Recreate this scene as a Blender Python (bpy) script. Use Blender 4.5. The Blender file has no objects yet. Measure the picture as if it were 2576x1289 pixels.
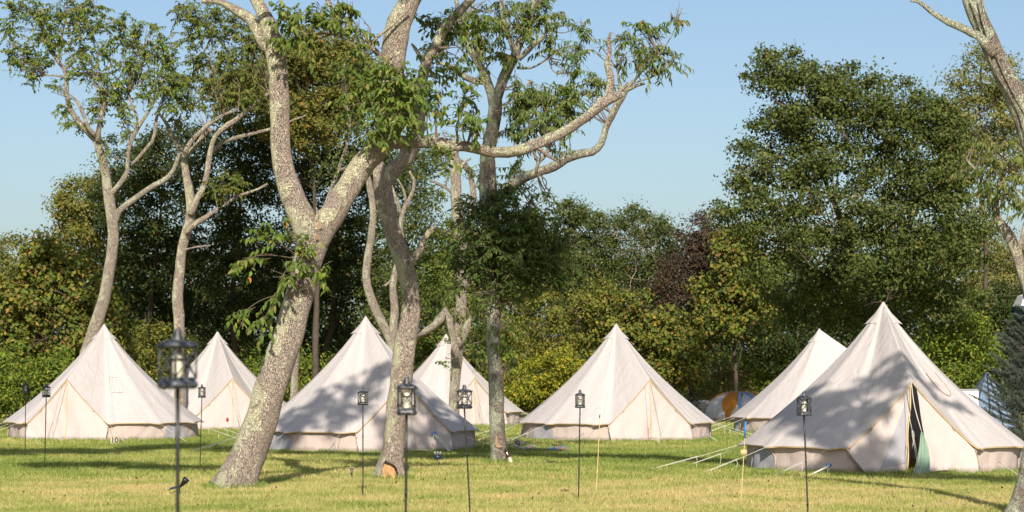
import bpy, math
import numpy as np
from mathutils import Vector
R = math.radians
rng = np.random.default_rng(11)
SC = bpy.context.scene
COL = SC.collection

# ------------------------------------------------------------------ camera, sky, sun, exposure
CAMH = 1.7
FPX = 85.0 / 36.0 * 2576.0        # focal length in the units used by at()
HOR = 937.0
cam = bpy.data.objects.new('camera', bpy.data.cameras.new('camera'))
COL.objects.link(cam)
cam.location = (0, 0, CAMH)
cam.rotation_euler = (R(90), 0, 0)
cam.data.lens = 85
cam.data.sensor_width = 36
cam.data.shift_y = (HOR - 644.0) / 2576.0
cam.data.clip_end = 3000
cam.data.dof.use_dof = True
cam.data.dof.focus_distance = 40
cam.data.dof.aperture_fstop = 4.5
SC.camera = cam

SUN = Vector((0.48, -6.7, 4.02)).normalized()     # towards the sun
SEL = math.asin(SUN.z)
world = bpy.data.worlds.new('World')
SC.world = world
world.use_nodes = True
wn = world.node_tree.nodes
wl = world.node_tree.links
bg = wn['Background']
sky = wn.new('ShaderNodeTexSky')
sky.sky_type = 'NISHITA'
sky.sun_disc = False
sky.sun_elevation = SEL
sky.sun_rotation = math.atan2(SUN.x, SUN.y)
sky.altitude = 0
sky.air_density = 0.9
sky.dust_density = 1.6
sky.ozone_density = 2.2
wl.new(sky.outputs[0], bg.inputs[0])
bg.inputs[1].default_value = 0.096
sun = bpy.data.objects.new('sun', bpy.data.lights.new('sun', 'SUN'))
COL.objects.link(sun)
sun.data.energy = 5.0
sun.data.angle = R(0.55)
sun.data.color = (1.0, 0.90, 0.78)
sun.rotation_euler = (-SUN).to_track_quat('-Z', 'Y').to_euler()
SC.view_settings.view_transform = 'Standard'
SC.view_settings.look = 'None'
SC.view_settings.gamma = 1
SC.view_settings.exposure = 0.36
SC.cycles.max_bounces = 5
SC.cycles.diffuse_bounces = 3
SC.cycles.glossy_bounces = 2
SC.cycles.transparent_max_bounces = 8


def at(px, py, Y):
    return np.array([(px - 1288.0) * Y / FPX, Y, CAMH + (HOR - py) * Y / FPX])


def gx(px, py):
    """ground point under a pixel"""
    Y = CAMH * FPX / (py - HOR)
    return np.array([(px - 1288.0) * Y / FPX, Y, 0.0])


# ------------------------------------------------------------------ mesh helpers
class MB:
    def __init__(s):
        s.V = []; s.F = []; s.T = []; s.n = 0

    def add(s, V, F, tint=None):
        V = np.asarray(V, float).reshape(-1, 3)
        s.V.append(V)
        if not isinstance(F, (list, tuple)):
            F = [F]
        for f in F:
            f = np.asarray(f, int)
            if f.size:
                s.F.append(f + s.n)
        if tint is None:
            tint = np.ones((len(V), 3))
        tint = np.asarray(tint, float)
        if tint.ndim == 1:
            tint = np.tile(tint, (len(V), 1))
        s.T.append(tint)
        s.n += len(V)
        return s

    def build(s, name, mat, parent=None, origin=(0, 0, 0), smooth=True):
        V = np.concatenate(s.V) - np.asarray(origin, float)
        T = np.concatenate(s.T)
        me = bpy.data.meshes.new(name)
        me.vertices.add(len(V))
        me.vertices.foreach_set('co', V.astype(np.float32).ravel())
        loops = np.concatenate([f.ravel() for f in s.F])
        sizes = np.concatenate([np.full(len(f), f.shape[1], int) for f in s.F])
        starts = np.concatenate([[0], np.cumsum(sizes)[:-1]])
        me.loops.add(len(loops))
        me.loops.foreach_set('vertex_index', loops.astype(np.int32))
        me.polygons.add(len(sizes))
        me.polygons.foreach_set('loop_start', starts.astype(np.int32))
        me.polygons.foreach_set('loop_total', sizes.astype(np.int32))
        me.polygons.foreach_set('use_smooth', np.full(len(sizes), bool(smooth)))
        a = me.attributes.new('tint', 'FLOAT_COLOR', 'POINT')
        a.data.foreach_set('color', np.concatenate([T, np.ones((len(T), 1))], 1).astype(np.float32).ravel())
        me.update(calc_edges=True)
        me.validate()
        me.materials.append(mat)
        o = bpy.data.objects.new(name, me)
        COL.objects.link(o)
        if parent is not None:
            o.parent = parent
        return o


def tag(o, label, cat, group=None):
    o['label'] = label
    o['category'] = cat
    if group:
        o['group'] = group
    return o


def thing(name, label, cat, loc=(0, 0, 0), rz=0.0, group=None):
    o = bpy.data.objects.new(name, None)
    o.empty_display_size = 0.2
    COL.objects.link(o)
    o.location = tuple(float(v) for v in loc)
    o.rotation_euler = (0, 0, rz)
    return tag(o, label, cat, group)


def grid_faces(nu, nv, wrap=False):
    """verts indexed i*nv + j"""
    i = np.arange(nu if wrap else nu - 1)
    j = np.arange(nv - 1)
    I, J = np.meshgrid(i, j, indexing='ij')
    I2 = (I + 1) % nu
    return np.stack([I * nv + J, I2 * nv + J, I2 * nv + J + 1, I * nv + J + 1], -1).reshape(-1, 4)


def catmull(P, n):
    P = np.asarray(P, float)
    if len(P) < 3:
        t = np.linspace(0, 1, n)[:, None]
        return P[0] * (1 - t) + P[-1] * t
    Q = np.vstack([2 * P[0] - P[1], P, 2 * P[-1] - P[-2]])
    seg = np.linalg.norm(np.diff(P[:, :3], axis=0), axis=1)
    cum = np.concatenate([[0], np.cumsum(seg)])
    out = []
    for s in np.linspace(0, cum[-1], n):
        k = min(np.searchsorted(cum, s, side='right') - 1, len(P) - 2)
        t = (s - cum[k]) / max(seg[k], 1e-9)
        p0, p1, p2, p3 = Q[k], Q[k + 1], Q[k + 2], Q[k + 3]
        out.append(0.5 * (2 * p1 + (p2 - p0) * t + (2 * p0 - 5 * p1 + 4 * p2 - p3) * t * t + (3 * p1 - p0 - 3 * p2 + p3) * t ** 3))
    return np.array(out)


def tube(mb, P, rad, seg=8, n=None, lump=0.0, tint=None, cap=True, flare=0.0):
    P = np.asarray(P, float)
    rad = np.broadcast_to(np.asarray(rad, float), (len(P),))
    if n:
        Q = catmull(np.column_stack([P, rad]), n)
        P, rad = Q[:, :3], np.maximum(Q[:, 3], 1e-4)
    m = len(P)
    T = np.gradient(P, axis=0)
    T /= np.linalg.norm(T, axis=1, keepdims=True) + 1e-12
    ref = np.array([0, 1.0, 0]) if abs(T[0][1]) < 0.9 else np.array([1.0, 0, 0])
    u = np.cross(T[0], ref); u /= np.linalg.norm(u)
    ang = np.linspace(0, 2 * np.pi, seg, endpoint=False)
    V = np.zeros((m, seg, 3))
    ph = rng.uniform(0, 6.28, 8)
    L = np.concatenate([[0], np.cumsum(np.linalg.norm(np.diff(P, axis=0), axis=1))])
    for i in range(m):
        u = u - T[i] * np.dot(u, T[i]); u /= np.linalg.norm(u)
        v = np.cross(T[i], u)
        r = np.full(seg, rad[i])
        if lump:
            s = L[i] / max(rad.max(), 1e-6)
            r = r * (1 + lump * (0.35 * np.sin(2 * ang + ph[0] + s * 0.45) + 0.3 * np.sin(3 * ang + ph[1] - s * 0.6)
                     + 0.3 * np.sin(s * 1.3 + ph[2]) * np.cos(ang + ph[3]) + 0.22 * np.sin(5 * ang + ph[4] + s * 1.7)
                     + 0.2 * np.sin(s * 2.9 + ph[5] + 2 * np.sin(ang + ph[6]))))
        if flare:
            k = max(0.0, 1 - L[i] / (rad[0] * 1.8)) ** 2
            r = r * (1 + flare * k * (0.7 + 0.7 * np.sin(4 * ang + ph[7]) + 0.3 * np.sin(7 * ang + ph[2])))
        V[i] = P[i] + (np.cos(ang)[:, None] * u + np.sin(ang)[:, None] * v) * r[:, None]
    VV = V.reshape(-1, 3)
    i, j = np.meshgrid(np.arange(m - 1), np.arange(seg), indexing='ij')
    j2 = (j + 1) % seg
    F = [np.stack([i * seg + j, i * seg + j2, (i + 1) * seg + j2, (i + 1) * seg + j], -1).reshape(-1, 4)]
    if cap:
        VV = np.vstack([VV, P[0], P[-1]])
        a = np.arange(seg); b = (a + 1) % seg
        F.append(np.stack([np.full(seg, m * seg), b, a], -1))
        F.append(np.stack([np.full(seg, m * seg + 1), (m - 1) * seg + a, (m - 1) * seg + b], -1))
    mb.add(VV, F, tint)
    return mb


def box(mb, c, s, rz=0.0, tint=None):
    c = np.asarray(c, float); s = np.asarray(s, float) / 2
    V = np.array([[x, y, z] for x in (-1, 1) for y in (-1, 1) for z in (-1, 1)], float) * s
    ca, sa = math.cos(rz), math.sin(rz)
    V = np.column_stack([V[:, 0] * ca - V[:, 1] * sa, V[:, 0] * sa + V[:, 1] * ca, V[:, 2]]) + c
    F = np.array([[0, 1, 3, 2], [4, 6, 7, 5], [0, 4, 5, 1], [2, 3, 7, 6], [0, 2, 6, 4], [1, 5, 7, 3]])
    mb.add(V, F, tint)
    return mb


def lathe(mb, prof, seg=16, c=(0, 0, 0), rot=0.0, tint=None, sq=False):
    """prof: list of (r, z). sq=True makes a square section with rounded corners"""
    a = np.linspace(0, 2 * np.pi, seg, endpoint=False) + rot
    if sq:
        n = 7.0
        k = 1.0 / (np.abs(np.cos(a - rot)) ** n + np.abs(np.sin(a - rot)) ** n) ** (1 / n)
    else:
        k = np.ones(seg)
    V = np.array([[r * kk * math.cos(t) + c[0], r * kk * math.sin(t) + c[1], z + c[2]] for r, z in prof for t, kk in zip(a, k)])
    m = len(prof)
    i, j = np.meshgrid(np.arange(m - 1), np.arange(seg), indexing='ij')
    j2 = (j + 1) % seg
    F = np.stack([i * seg + j, i * seg + j2, (i + 1) * seg + j2, (i + 1) * seg + j], -1).reshape(-1, 4)
    mb.add(V, F, tint)
    return mb


def unit(a):
    return a / (np.linalg.norm(a, axis=-1, keepdims=True) + 1e-9)


# ------------------------------------------------------------------ materials
def mat(name):
    m = bpy.data.materials.new(name)
    m.use_nodes = True
    nt = m.node_tree
    return m, nt, nt.nodes['Principled BSDF'], nt.nodes, nt.links


def mix(nodes, links, fac, a, b, blend='MIX'):
    n = nodes.new('ShaderNodeMix'); n.data_type = 'RGBA'; n.blend_type = blend
    for idx, v in ((0, fac), (6, a), (7, b)):
        if hasattr(v, 'is_linked') or hasattr(v, 'links'):
            links.new(v, n.inputs[idx])
        elif idx == 0:
            n.inputs[0].default_value = v
        else:
            n.inputs[idx].default_value = (*v, 1)
    return n.outputs[2]


def noise(nodes, links, vec, scale, detail=4, rough=0.55, dist=0.0):
    n = nodes.new('ShaderNodeTexNoise')
    n.inputs['Scale'].default_value = scale
    n.inputs['Detail'].default_value = detail
    n.inputs['Roughness'].default_value = rough
    n.inputs['Distortion'].default_value = dist
    if vec is not None:
        links.new(vec, n.inputs['Vector'])
    return n


def ramp(nodes, links, inp, stops):
    n = nodes.new('ShaderNodeValToRGB')
    e = n.color_ramp.elements
    while len(e) < len(stops):
        e.new(0.5)
    for k, (p, c) in enumerate(stops):
        e[k].position = p
        e[k].color = (c, c, c, 1) if not isinstance(c, tuple) else (*c, 1)
    links.new(inp, n.inputs[0])
    return n.outputs[0]


def bump(nodes, links, bsdf, h, strength, dist=0.01):
    b = nodes.new('ShaderNodeBump')
    b.inputs['Strength'].default_value = strength
    b.inputs['Distance'].default_value = dist
    links.new(h, b.inputs['Height'])
    links.new(b.outputs[0], bsdf.inputs['Normal'])


def plain(name, col, rough=0.6, spec=0.4, metal=0.0, var=0.15, scale=12.0):
    m, nt, b, N, L = mat(name)
    tc = N.new('ShaderNodeTexCoord')
    n = noise(N, L, tc.outputs['Object'], scale)
    c = mix(N, L, n.outputs[0], tuple(v * (1 - var) for v in col), tuple(min(1, v * (1 + var)) for v in col))
    L.new(c, b.inputs['Base Color'])
    b.inputs['Roughness'].default_value = rough
    b.inputs['Specular IOR Level'].default_value = spec
    b.inputs['Metallic'].default_value = metal
    return m


def leaf_mat(name, trans=0.25, rough=0.42, spec=0.45):
    m, nt, b, N, L = mat(name)
    a = N.new('ShaderNodeAttribute'); a.attribute_name = 'tint'
    L.new(a.outputs['Color'], b.inputs['Base Color'])
    b.inputs['Roughness'].default_value = rough
    b.inputs['Specular IOR Level'].default_value = spec
    t = N.new('ShaderNodeBsdfTranslucent')
    c = mix(N, L, 1.0, a.outputs['Color'], (1.5, 1.45, 0.6), 'MULTIPLY')
    L.new(c, t.inputs['Color'])
    ms = N.new('ShaderNodeMixShader'); ms.inputs[0].default_value = trans
    L.new(b.outputs[0], ms.inputs[1]); L.new(t.outputs[0], ms.inputs[2])
    L.new(ms.outputs[0], N['Material Output'].inputs['Surface'])
    return m


def bark_mat(name, base, dark, lichen, lich_lo=0.52, lich_hi=0.58, scale=1.0):
    m, nt, b, N, L = mat(name)
    tc = N.new('ShaderNodeTexCoord')
    mp = N.new('ShaderNodeMapping'); mp.inputs['Scale'].default_value = (1, 1, 0.36)
    L.new(tc.outputs['Object'], mp.inputs[0])
    n1 = noise(N, L, mp.outputs[0], 13 * scale, 6, 0.75)
    vo = N.new('ShaderNodeTexVoronoi'); vo.inputs['Scale'].default_value = 58 * scale
    vo.feature = 'DISTANCE_TO_EDGE'
    nd = noise(N, L, mp.outputs[0], 14 * scale, 3)
    mm = N.new('ShaderNodeMix'); mm.data_type = 'VECTOR'; mm.inputs[0].default_value = 0.12
    L.new(mp.outputs[0], mm.inputs[4]); L.new(nd.outputs[1], mm.inputs[5])
    L.new(mm.outputs[1], vo.inputs['Vector'])
    crack = ramp(N, L, vo.outputs['Distance'], [(0.0, 0.0), (0.12, 1.0)])
    c = mix(N, L, n1.outputs[0], dark, base)
    cd = mix(N, L, crack, tuple(v * 0.72 for v in dark), c)
    # lichen: large patches broken by small flecks
    n2 = noise(N, L, tc.outputs['Object'], 2.6 * scale, 5, 0.62, 0.6)
    n3 = noise(N, L, tc.outputs['Object'], 22 * scale, 3, 0.6)
    ad = N.new('ShaderNodeMath'); ad.operation = 'MULTIPLY_ADD'
    L.new(n3.outputs[0], ad.inputs[0]); ad.inputs[1].default_value = 0.26
    gm = N.new('ShaderNodeNewGeometry')
    dt = N.new('ShaderNodeVectorMath'); dt.operation = 'DOT_PRODUCT'
    L.new(gm.outputs['Normal'], dt.inputs[0]); dt.inputs[1].default_value = (-0.85, -0.15, 0.5)
    sd = N.new('ShaderNodeMath'); sd.operation = 'MULTIPLY_ADD'
    L.new(dt.outputs['Value'], sd.inputs[0]); sd.inputs[1].default_value = 0.13
    L.new(n2.outputs[0], sd.inputs[2])
    L.new(sd.outputs[0], ad.inputs[2])
    lm = ramp(N, L, ad.outputs[0], [(lich_lo + 0.135, 0.0), (lich_hi + 0.12, 1.0)])
    n4 = noise(N, L, tc.outputs['Object'], 40 * scale, 3)
    lc = mix(N, L, n4.outputs[0], tuple(v * 0.72 for v in lichen), tuple(min(1, v * 1.2) for v in lichen))
    cc = mix(N, L, lm, cd, lc)
    L.new(cc, b.inputs['Base Color'])
    b.inputs['Roughness'].default_value = 0.9
    b.inputs['Specular IOR Level'].default_value = 0.15
    hh = N.new('ShaderNodeMath'); hh.operation = 'MULTIPLY_ADD'
    L.new(crack, hh.inputs[0]); hh.inputs[1].default_value = 0.7
    L.new(n1.outputs[0], hh.inputs[2])
    h2 = N.new('ShaderNodeMath'); h2.operation = 'MULTIPLY_ADD'
    L.new(lm, h2.inputs[0]); h2.inputs[1].default_value = 0.35; L.new(hh.outputs[0], h2.inputs[2])
    bump(N, L, b, h2.outputs[0], 1.0, 0.045)
    return m


def canvas_mat(name, c1, c2, seams=False, rough=0.85, wr=0.35):
    m, nt, b, N, L = mat(name)
    tc = N.new('ShaderNodeTexCoord')
    n = noise(N, L, tc.outputs['Object'], 1.6, 4, 0.6)
    c = mix(N, L, n.outputs[0], c1, c2)
    n6 = noise(N, L, tc.outputs['Object'], 0.7, 5, 0.7, 1.0)
    st = ramp(N, L, n6.outputs[0], [(0.54, 0.0), (0.75, 0.26)])
    c = mix(N, L, st, c, (c1[0] * 0.75, c1[1] * 0.7, c1[2] * 0.6))
    if not seams:
        sx = N.new('ShaderNodeSeparateXYZ'); L.new(tc.outputs['Object'], sx.inputs[0])
        nn = noise(N, L, tc.outputs['Object'], 5, 4, 0.7)
        zz = N.new('ShaderNodeMath'); zz.operation = 'MULTIPLY_ADD'
        L.new(nn.outputs[0], zz.inputs[0]); zz.inputs[1].default_value = -0.16; L.new(sx.outputs[2], zz.inputs[2])
        hd = ramp(N, L, zz.outputs[0], [(0.0, 0.5), (0.05, 0.0)])
        c = mix(N, L, hd, c, (0.20, 0.17, 0.11))
    if seams:
        g = N.new('ShaderNodeTexGradient'); g.gradient_type = 'RADIAL'
        L.new(tc.outputs['Object'], g.inputs[0])
        mu = N.new('ShaderNodeMath'); mu.operation = 'MULTIPLY'; mu.inputs[1].default_value = 24
        L.new(g.outputs[1], mu.inputs[0])
        fr = N.new('ShaderNodeMath'); fr.operation = 'FRACT'; L.new(mu.outputs[0], fr.inputs[0])
        s = ramp(N, L, fr.outputs[0], [(0.0, 1.0), (0.05, 0.0)])
        c = mix(N, L, s, c, tuple(v * 0.84 for v in c1))
    L.new(c, b.inputs['Base Color'])
    b.inputs['Roughness'].default_value = rough
    b.inputs['Specular IOR Level'].default_value = 0.15
    mp = N.new('ShaderNodeMapping'); mp.inputs['Scale'].default_value = (1, 1, 0.5)
    L.new(tc.outputs['Object'], mp.inputs[0])
    n2 = noise(N, L, mp.outputs[0], 3.5, 3, 0.5, 1.2)
    bump(N, L, b, n2.outputs[0], wr, 0.06)
    t = N.new('ShaderNodeBsdfTranslucent'); t.inputs[0].default_value = (0.8, 0.68, 0.58, 1)
    ms = N.new('ShaderNodeMixShader'); ms.inputs[0].default_value = 0.14
    L.new(b.outputs[0], ms.inputs[1]); L.new(t.outputs[0], ms.inputs[2])
    L.new(ms.outputs[0], N['Material Output'].inputs['Surface'])
    return m


M = {}
M['bark'] = bark_mat('lichen bark', (0.54, 0.45, 0.375), (0.40, 0.325, 0.27), (0.66, 0.63, 0.44), 0.525, 0.60)
M['bark_pale'] = bark_mat('pale bark', (0.50, 0.43, 0.345), (0.39, 0.325, 0.26), (0.60, 0.575, 0.42), 0.52, 0.60, 1.0)
M['bark_green'] = bark_mat('green lichen bark', (0.37, 0.315, 0.255), (0.26, 0.21, 0.17), (0.50, 0.51, 0.38), 0.47, 0.54)
M['bark_far'] = plain('far bark', (0.085, 0.07, 0.052), 0.9, 0.1, var=0.4, scale=4)
M['twig'] = plain('twig bark', (0.17, 0.12, 0.09), 0.85, 0.2, var=0.3)
M['wood'] = plain('bare wood', (0.40, 0.23, 0.105), 0.8, 0.2, var=0.6, scale=18)
M['scar'] = plain('old scar', (0.30, 0.20, 0.13), 0.9, 0.1, var=0.4, scale=20)
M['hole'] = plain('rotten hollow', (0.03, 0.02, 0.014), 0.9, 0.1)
M['leaf'] = leaf_mat('glossy leaf', 0.28, 0.45, 0.2)
M['leaf_far'] = leaf_mat('far leaf', 0.2, 0.6, 0.14)
M['needle'] = leaf_mat('needle', 0.05, 0.6, 0.25)
M['grass'] = leaf_mat('grass blade', 0.22, 0.6, 0.2)
M['roof'] = canvas_mat('roof canvas', (0.54, 0.505, 0.485), (0.585, 0.55, 0.53), True, wr=0.45)
M['wall'] = canvas_mat('wall canvas', (0.50, 0.42, 0.38), (0.55, 0.465, 0.42), False, wr=0.6)
M['door'] = canvas_mat('door canvas', (0.53, 0.47, 0.445), (0.575, 0.515, 0.49), False, wr=0.5)
M['trim'] = plain('tan trim', (0.58, 0.43, 0.22), 0.8, 0.1, var=0.1)
M['zip'] = plain('zip tape', (0.42, 0.31, 0.2), 0.8, 0.1, var=0.1)
M['net'] = plain('window net', (0.34, 0.335, 0.36), 0.7, 0.2, var=0.14, scale=7)
M['rope'] = plain('white rope', (0.60, 0.58, 0.50), 0.8, 0.1, var=0.08)
M['dark'] = plain('dark opening', (0.02, 0.016, 0.012), 0.9, 0.1)
M['floor'] = plain('groundsheet', (0.16, 0.09, 0.06), 0.7, 0.2, var=0.3)
M['rug'] = plain('rug', (0.35, 0.13, 0.04), 0.9, 0.1, var=0.4, scale=5)
M['blue_tape'] = plain('blue tape', (0.04, 0.2, 0.5), 0.5, 0.3)
M['white'] = plain('white cloth', (0.78, 0.77, 0.76), 0.8, 0.2, var=0.05)
M['red'] = plain('red tag', (0.35, 0.02, 0.03), 0.5, 0.3)


def iron_mat():
    m, nt, b, N, L = mat('brushed black iron')
    tc = N.new('ShaderNodeTexCoord')
    n = noise(N, L, tc.outputs['Object'], 45, 5, 0.7)
    f = ramp(N, L, n.outputs[0], [(0.48, 0.0), (0.68, 1.0)])
    c = mix(N, L, f, (0.009, 0.012, 0.017), (0.16, 0.17, 0.19))
    L.new(c, b.inputs['Base Color'])
    b.inputs['Roughness'].default_value = 0.42
    b.inputs['Specular IOR Level'].default_value = 0.6
    return m


M['iron'] = iron_mat()
M['pole'] = plain('black pole', (0.012, 0.012, 0.012), 0.4, 0.6, var=0.3)


def glass_mat():
    m, nt, b, N, L = mat('clear cylinder')
    t = N.new('ShaderNodeBsdfTransparent'); t.inputs[0].default_value = (0.93, 0.93, 0.9, 1)
    g = N.new('ShaderNodeBsdfGlossy'); g.inputs['Roughness'].default_value = 0.08
    lw = N.new('ShaderNodeLayerWeight'); lw.inputs[0].default_value = 0.2
    ms = N.new('ShaderNodeMixShader')
    L.new(lw.outputs['Fresnel'], ms.inputs[0]); L.new(t.outputs[0], ms.inputs[1]); L.new(g.outputs[0], ms.inputs[2])
    L.new(ms.outputs[0], N['Material Output'].inputs['Surface'])
    return m


M['glass'] = glass_mat()
M['candle'] = plain('white candle tube', (0.74, 0.70, 0.58), 0.5, 0.4, var=0.05)


def lawn_mat():
    m, nt, b, N, L = mat('lawn soil and thatch')
    tc = N.new('ShaderNodeTexCoord')
    n1 = noise(N, L, tc.outputs['Object'], 0.35, 5, 0.6)
    n2 = noise(N, L, tc.outputs['Object'], 6, 5, 0.7)
    c1 = mix(N, L, ramp(N, L, n1.outputs[0], [(0.4, 0.0), (0.6, 1.0)]), (0.20, 0.23, 0.07), (0.38, 0.33, 0.14))
    c2 = mix(N, L, n2.outputs[0], (0.15, 0.17, 0.05), (0.45, 0.39, 0.17))
    c = mix(N, L, 0.5, c1, c2)
    L.new(c, b.inputs['Base Color'])
    b.inputs['Roughness'].default_value = 0.95
    b.inputs['Specular IOR Level'].default_value = 0.1
    bump(N, L, b, n2.outputs[0], 0.6, 0.05)
    return m


M['lawn'] = lawn_mat()

# ------------------------------------------------------------------ ground and grass
g = MB()
xs = np.concatenate([[-900, -200], np.linspace(-60, 60, 61), [200, 900]])
ys = np.concatenate([[-300, -60, 0], np.linspace(10, 120, 56), [200, 500, 1500]])
X, Y = np.meshgrid(xs, ys, indexing='ij')
g.add(np.stack([X, Y, X * 0.0 - 0.004], -1).reshape(-1, 3), grid_faces(len(xs), len(ys)))
o = g.build('lawn', M['lawn'], smooth=True)
o['kind'] = 'structure'


def vnoise(x, y, s, seed):
    r = np.random.default_rng(seed)
    out = 0
    for k in range(7):
        a = r.uniform(0, 6.28); f = s * r.uniform(0.5, 1.9); p = r.uniform(0, 6.28)
        out = out + np.sin((x * math.cos(a) + y * math.sin(a)) * f + p)
    return out / 7 * 1.6


def blades(mb, n, y0, y1, h, w, margin=1.22):
    # even density on the ground inside the view wedge
    y = np.sqrt(rng.uniform(y0 * y0, y1 * y1, n))
    x = rng.uniform(-1, 1, n) * y * (1288.0 / FPX) * margin
    dry = vnoise(x, y, 0.6, 3) * 0.7 + vnoise(x, y, 2.6, 4) * 0.7 + rng.normal(0, 0.45, n) + np.clip((40 - y) / 12, -0.5, 0.38) - 0.08
    hh = h * rng.uniform(0.5, 1.3, n) * (1 + 0.35 * vnoise(x, y, 3.4, 5))
    ww = w * rng.uniform(0.7, 1.3, n)
    a = rng.uniform(0, 6.28, n)
    ln = hh * rng.uniform(0.1, 0.9, n)
    la = rng.uniform(0, 6.28, n)
    B = np.stack([x, y, np.full(n, -0.006)], -1)
    S = np.stack([np.cos(a), np.sin(a), np.zeros(n)], -1) * ww[:, None] / 2
    Tp = B + np.stack([np.cos(la) * ln, np.sin(la) * ln, hh], -1)
    V = np.stack([B - S, B + S, Tp], 1).reshape(-1, 3)
    F = np.arange(3 * n).reshape(-1, 3)
    t = np.clip(dry * 0.5 + 0.5, 0, 1)[:, None]
    green = np.array([0.175, 0.235, 0.05]); mid = np.array([0.325, 0.355, 0.098]); straw = np.array([0.53, 0.43, 0.20])
    c = np.where(t < 0.5, green + (mid - green) * t * 2, mid + (straw - mid) * (t * 2 - 1))
    c = c * rng.uniform(0.8, 1.2, (n, 1))
    mb.add(V, F, np.repeat(c, 3, 0))


def tuft_ring(mb, c, r0, r1, n, h, a0=-math.pi, a1=math.pi):
    a = rng.uniform(a0, a1, n) - math.pi / 2
    r = rng.uniform(r0, r1, n)
    clump = 0.55 + 0.45 * np.sin(a * 9 + c[0]) * np.sin(a * 23 + c[1])
    x, y = c[0] + r * np.cos(a), c[1] + r * np.sin(a)
    hh = h * rng.uniform(0.35, 1.2, n) * (0.4 + clump)
    b = rng.uniform(0, 6.28, n)
    S = np.stack([np.cos(b), np.sin(b), np.zeros(n)], -1) * 0.009
    B = np.stack([x, y, np.full(n, -0.006)], -1)
    Tp = B + np.stack([rng.normal(0, .3, n) * hh, rng.normal(0, .3, n) * hh, hh], -1)
    V = np.stack([B - S, B + S, Tp], 1).reshape(-1, 3)
    col = np.array([0.14, 0.215, 0.045]) * rng.uniform(0.7, 1.5, (n, 1)) + rng.uniform(0, .08, (n, 1)) * np.array([1, .8, .2])
    mb.add(V, np.arange(3 * n).reshape(-1, 3), np.repeat(col, 3, 0))


gb = MB()
for px_, ppm_ in ((262, 98), (547, 83), (920, 114), (1122, 78), (1550, 99), (2061, 89), (2222, 143)):
    tuft_ring(gb, ((px_ - 1288.0) / ppm_, FPX / ppm_), 2.42, 2.72, 5200, 0.085, -1.9, 1.9)
for px_, py_, r_ in ((590, 1230, .33), (977, 1206, .25), (1256, 1166, .18)):
    c_ = gx(px_, py_)
    tuft_ring(gb, c_, r_, r_ + .16, 1100, 0.11)
# fallen leaves and bare specks
n_ = 2600
y_ = np.sqrt(rng.uniform(27 ** 2, 60 ** 2, n_)); x_ = rng.uniform(-1, 1, n_) * y_ * .225
P_ = np.stack([x_, y_, rng.uniform(.015, .05, n_)], -1)
D_ = rng.normal(0, 1, (n_, 3)); D_[:, 2] *= .3; D_ /= np.linalg.norm(D_, axis=1, keepdims=True)
S_ = np.cross(D_, [0, 0, 1.0]) * .022
V_ = np.stack([P_, P_ + D_ * .035 + S_, P_ + D_ * .08, P_ + D_ * .035 - S_], 1).reshape(-1, 3)
gb.add(V_, np.arange(4 * n_).reshape(-1, 4), np.repeat(np.array([[.17, .11, .05]]) * rng.uniform(.5, 1.8, (n_, 1)), 4, 0))
blades(gb, 370000, 26, 38, 0.055, 0.013)
blades(gb, 335000, 38, 56, 0.065, 0.018)
blades(gb, 260000, 56, 86, 0.075, 0.026)
o = gb.build('grass', M['grass'], smooth=False)
o['kind'] = 'stuff'
o['label'] = 'short green and straw coloured grass growing over the whole lawn'


# ------------------------------------------------------------------ foliage
def leaf_quads(mb, B, D, N, L, W, tint, droop=0.25):
    S = unit(np.cross(D, N))
    N2 = unit(np.cross(S, D))
    L = L[:, None]; W = W[:, None]
    m = B + D * L * 0.45 + N2 * L * 0.06
    V = np.stack([B, m + S * W / 2, B + D * L - N2 * L * droop, m - S * W / 2], 1).reshape(-1, 3)
    mb.add(V, np.arange(len(V)).reshape(-1, 4), np.repeat(tint, 4, 0))


def leaf_blades(mb, B, D, N, L, W, tint, droop=0.35):
    S = unit(np.cross(D, N))
    N2 = unit(np.cross(S, D))
    L = L[:, None]; W = W[:, None]
    p1 = B + D * L * 0.32 + N2 * L * 0.05
    p2 = B + D * L * 0.68 - N2 * L * droop * 0.42
    p3 = B + D * L * 0.96 - N2 * L * droop
    e = N2 * W * 0.16
    V = np.stack([B, p1 + S * W / 2 + e, p1 - e * 0.3, p1 - S * W / 2 + e, p2 + S * W * 0.4 + e, p2 - e * 0.3, p2 - S * W * 0.4 + e, p3], 1).reshape(-1, 3)
    k = np.arange(len(B))[:, None] * 8
    Tq = np.vstack([k + np.array([[1, 4, 5, 2]]), k + np.array([[2, 5, 6, 3]])])
    Tt = np.vstack([k + np.array([[0, 1, 2]]), k + np.array([[0, 2, 3]]), k + np.array([[4, 7, 5]]), k + np.array([[5, 7, 6]])])
    mb.add(V, [Tq, Tt], np.repeat(tint, 8, 0))


def tints(n, pal, var=0.22):
    """pal: list of (weight, (r,g,b))"""
    w = np.array([p[0] for p in pal], float); w /= w.sum()
    c = np.array([p[1] for p in pal])[rng.choice(len(pal), n, p=w)]
    return c * rng.uniform(1 - var, 1 + var, (n, 1)) * rng.uniform(0.93, 1.07, (n, 3))


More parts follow.
